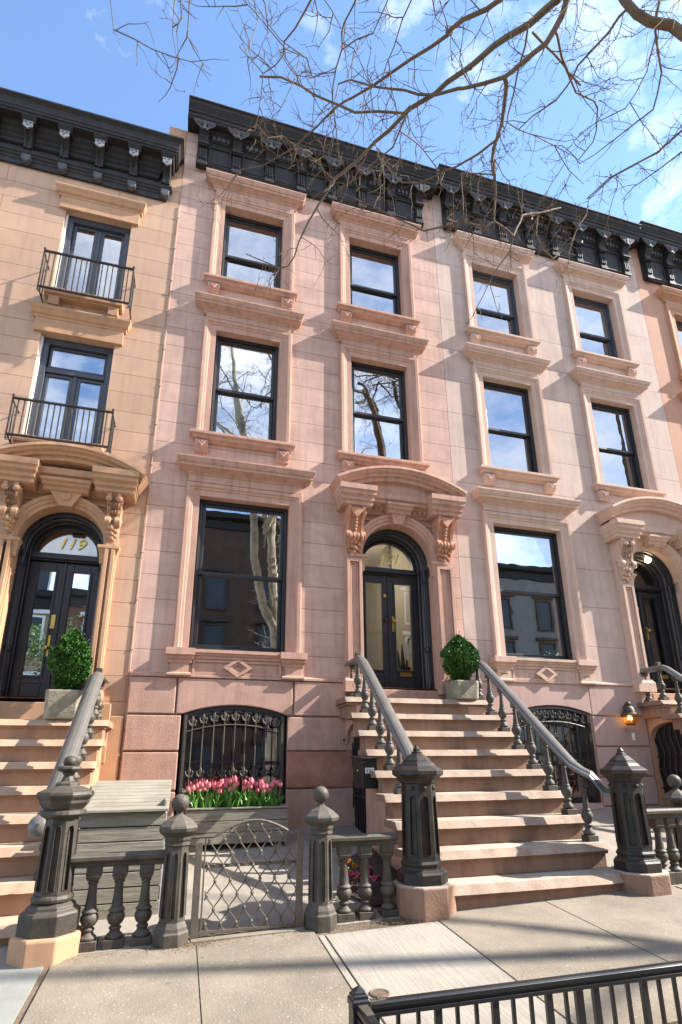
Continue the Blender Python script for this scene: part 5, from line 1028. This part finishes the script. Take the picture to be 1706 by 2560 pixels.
tree('pale mottled plane tree in the guarded pit, mirrored in the parlor window',2.25,-6.9,limbset(1.95,-6.8,7.5,10,5,4.5,-6.2)+[[(2.44,-6.92,4.3,.13),(2.4,-6.9,5.4,.12),(2.2,-6.85,7,.115),(2.16,-6.9,9,.1),(2.5,-6.9,11.5,.08),(2.8,-7,14.5,.05)],[(1.85,-6.85,8.6,.11),(1.3,-6.9,10.6,.09),(.9,-7,12.6,.07),(.7,-7.1,14.5,.04)]],
 [(2.42,-6.95,-.4,.27),(2.38,-6.9,0,.21),(2.4,-6.9,1.5,.18),(2.46,-6.92,3.2,.165),(2.42,-6.92,4.9,.16),(2.02,-6.85,5.6,.13),(1.7,-6.85,7,.12),(1.6,-6.85,9,.1),(1.3,-6.9,11,.09),(.9,-7,13,.06)],5,2.2,(.4,1.2),m_barkp)
tree('bare street tree beyond the right edge, casting branch shadows on the pavement',16,-6.9,limbset(16,-6.9,6.0,3,8,4.2,-5.0),[(16,-6.95,-.4,.26),(15.95,-6.9,3,.17),(15.9,-6.9,7,.14),(16.1,-7,11,.09),(16,-7,15,.04)],9,1.1,(.4,1.2))
# ------------------------------------------------------------------ opposite side of the street, mirrored in the glass
m_pane=mat('dim_far_pane',(.05,.055,.06),.5,.1,1,0)
def opposite(label,x0,x1,zt,m,mt):
    h=thing('brick_house',label,'house',((x0+x1)/2,-24,-.5),'houses across the street'); y=-23.5
    MB().box(x0+.02,x1-.02,-34,y,-.6,zt).build('wall',m,h)
    MB().ledge(x0+.05,x1-.05,[(0,zt-.9),(-.1,zt-.85),(-.15,zt-.4),(-.5,zt-.3),(-.6,zt),(0,zt+.05)],yb=y,sx=0).build('cornice',m_cor,h)
    n=2; w=(x1-x0)/n
    for zc in (1.2,4.6,8.0,11.0):
        for i in range(n):
            xc=x0+w*(i+.5); k=MB(); rect4(k,xc-.65,xc+.65,zc-1.1,zc+1.1,.12,y,y+.1); o=k.build('window',mt,h); MB().box(xc-.53,xc+.53,y+.01,y+.04,zc-.98,zc+.98).build('pane',m_pane,o); MB().box(xc-.85,xc+.85,y,y+.22,zc+1.2,zc+1.4).build('lintel',mt,o)
for k_,(lab,zt_,m_,mt_) in enumerate([('tan brick house across the street, mirrored in the 119 door',10.4,m_brickt,m_white),('red brick house across the street, mirrored left of the tulip window',10.6,m_brickr,m_white),
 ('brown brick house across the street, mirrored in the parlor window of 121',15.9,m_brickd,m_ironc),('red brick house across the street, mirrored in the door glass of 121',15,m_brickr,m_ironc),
 ('brown brick house across the street, third from its right end',15.4,m_brickd,m_white),('grey brown house across the street, mirrored in the 123 parlor window',14.4,m_brickg,m_brickd),
 ('red brick house across the street, mirrored beside the amber lantern',15,m_brickr,m_white),('brown brick house across the street, mirrored in the 123 door',14.8,m_brickd,m_ironc)]):
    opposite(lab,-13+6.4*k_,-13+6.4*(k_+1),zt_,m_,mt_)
def evergreen(label,x,y,h,w,seed):
    t=thing('leafy_tree',label,'tree',(x,y,-.4)); rr=random.Random(seed); MB().tube([(x,y,-.5),(x+.1,y,h*.5)],[.16,.08],8).build('trunk',m_bark,t); k=MB()
    cl=[(rr.gauss(0,w*.3),rr.gauss(0,w*.25),h*rr.uniform(.35,1),rr.uniform(.35,.8)) for _ in range(34)]
    for cx,cy,cz,r in cl:
        for _ in range(90):
            p=Vector((x+cx,y+cy,cz-.5))+Vector((rr.gauss(0,1),rr.gauss(0,1),rr.gauss(0,1))).normalized()*r*rr.random()**.4; d=Vector((rr.gauss(0,1),rr.gauss(0,1),rr.gauss(0,1))).normalized()*.11; e=d.cross(Vector((rr.random(),rr.random(),1))).normalized()*.05
            k.add([p,p+d*.5+e,p+d,p+d*.5-e],[(0,1,2,3)])
    k.build('crown',m_leaf3,t)
m_leaf3=mat('bright_green_leaf',(.13,.2,.05),.6,.5,6,0)
evergreen('leafy green tree across the street, mirrored in the left glass of the 119 door',-6.6,-17.6,7.6,2.8,1); evergreen('leafy green tree across the street, mirrored in the right glass of the 119 door',-4.2,-17.9,9.5,2.0,2); evergreen('leafy green tree across the street, mirrored in the lower 123 parlor window',18.9,-17.8,7.0,5.0,3)
bpy.context.view_layer.update()
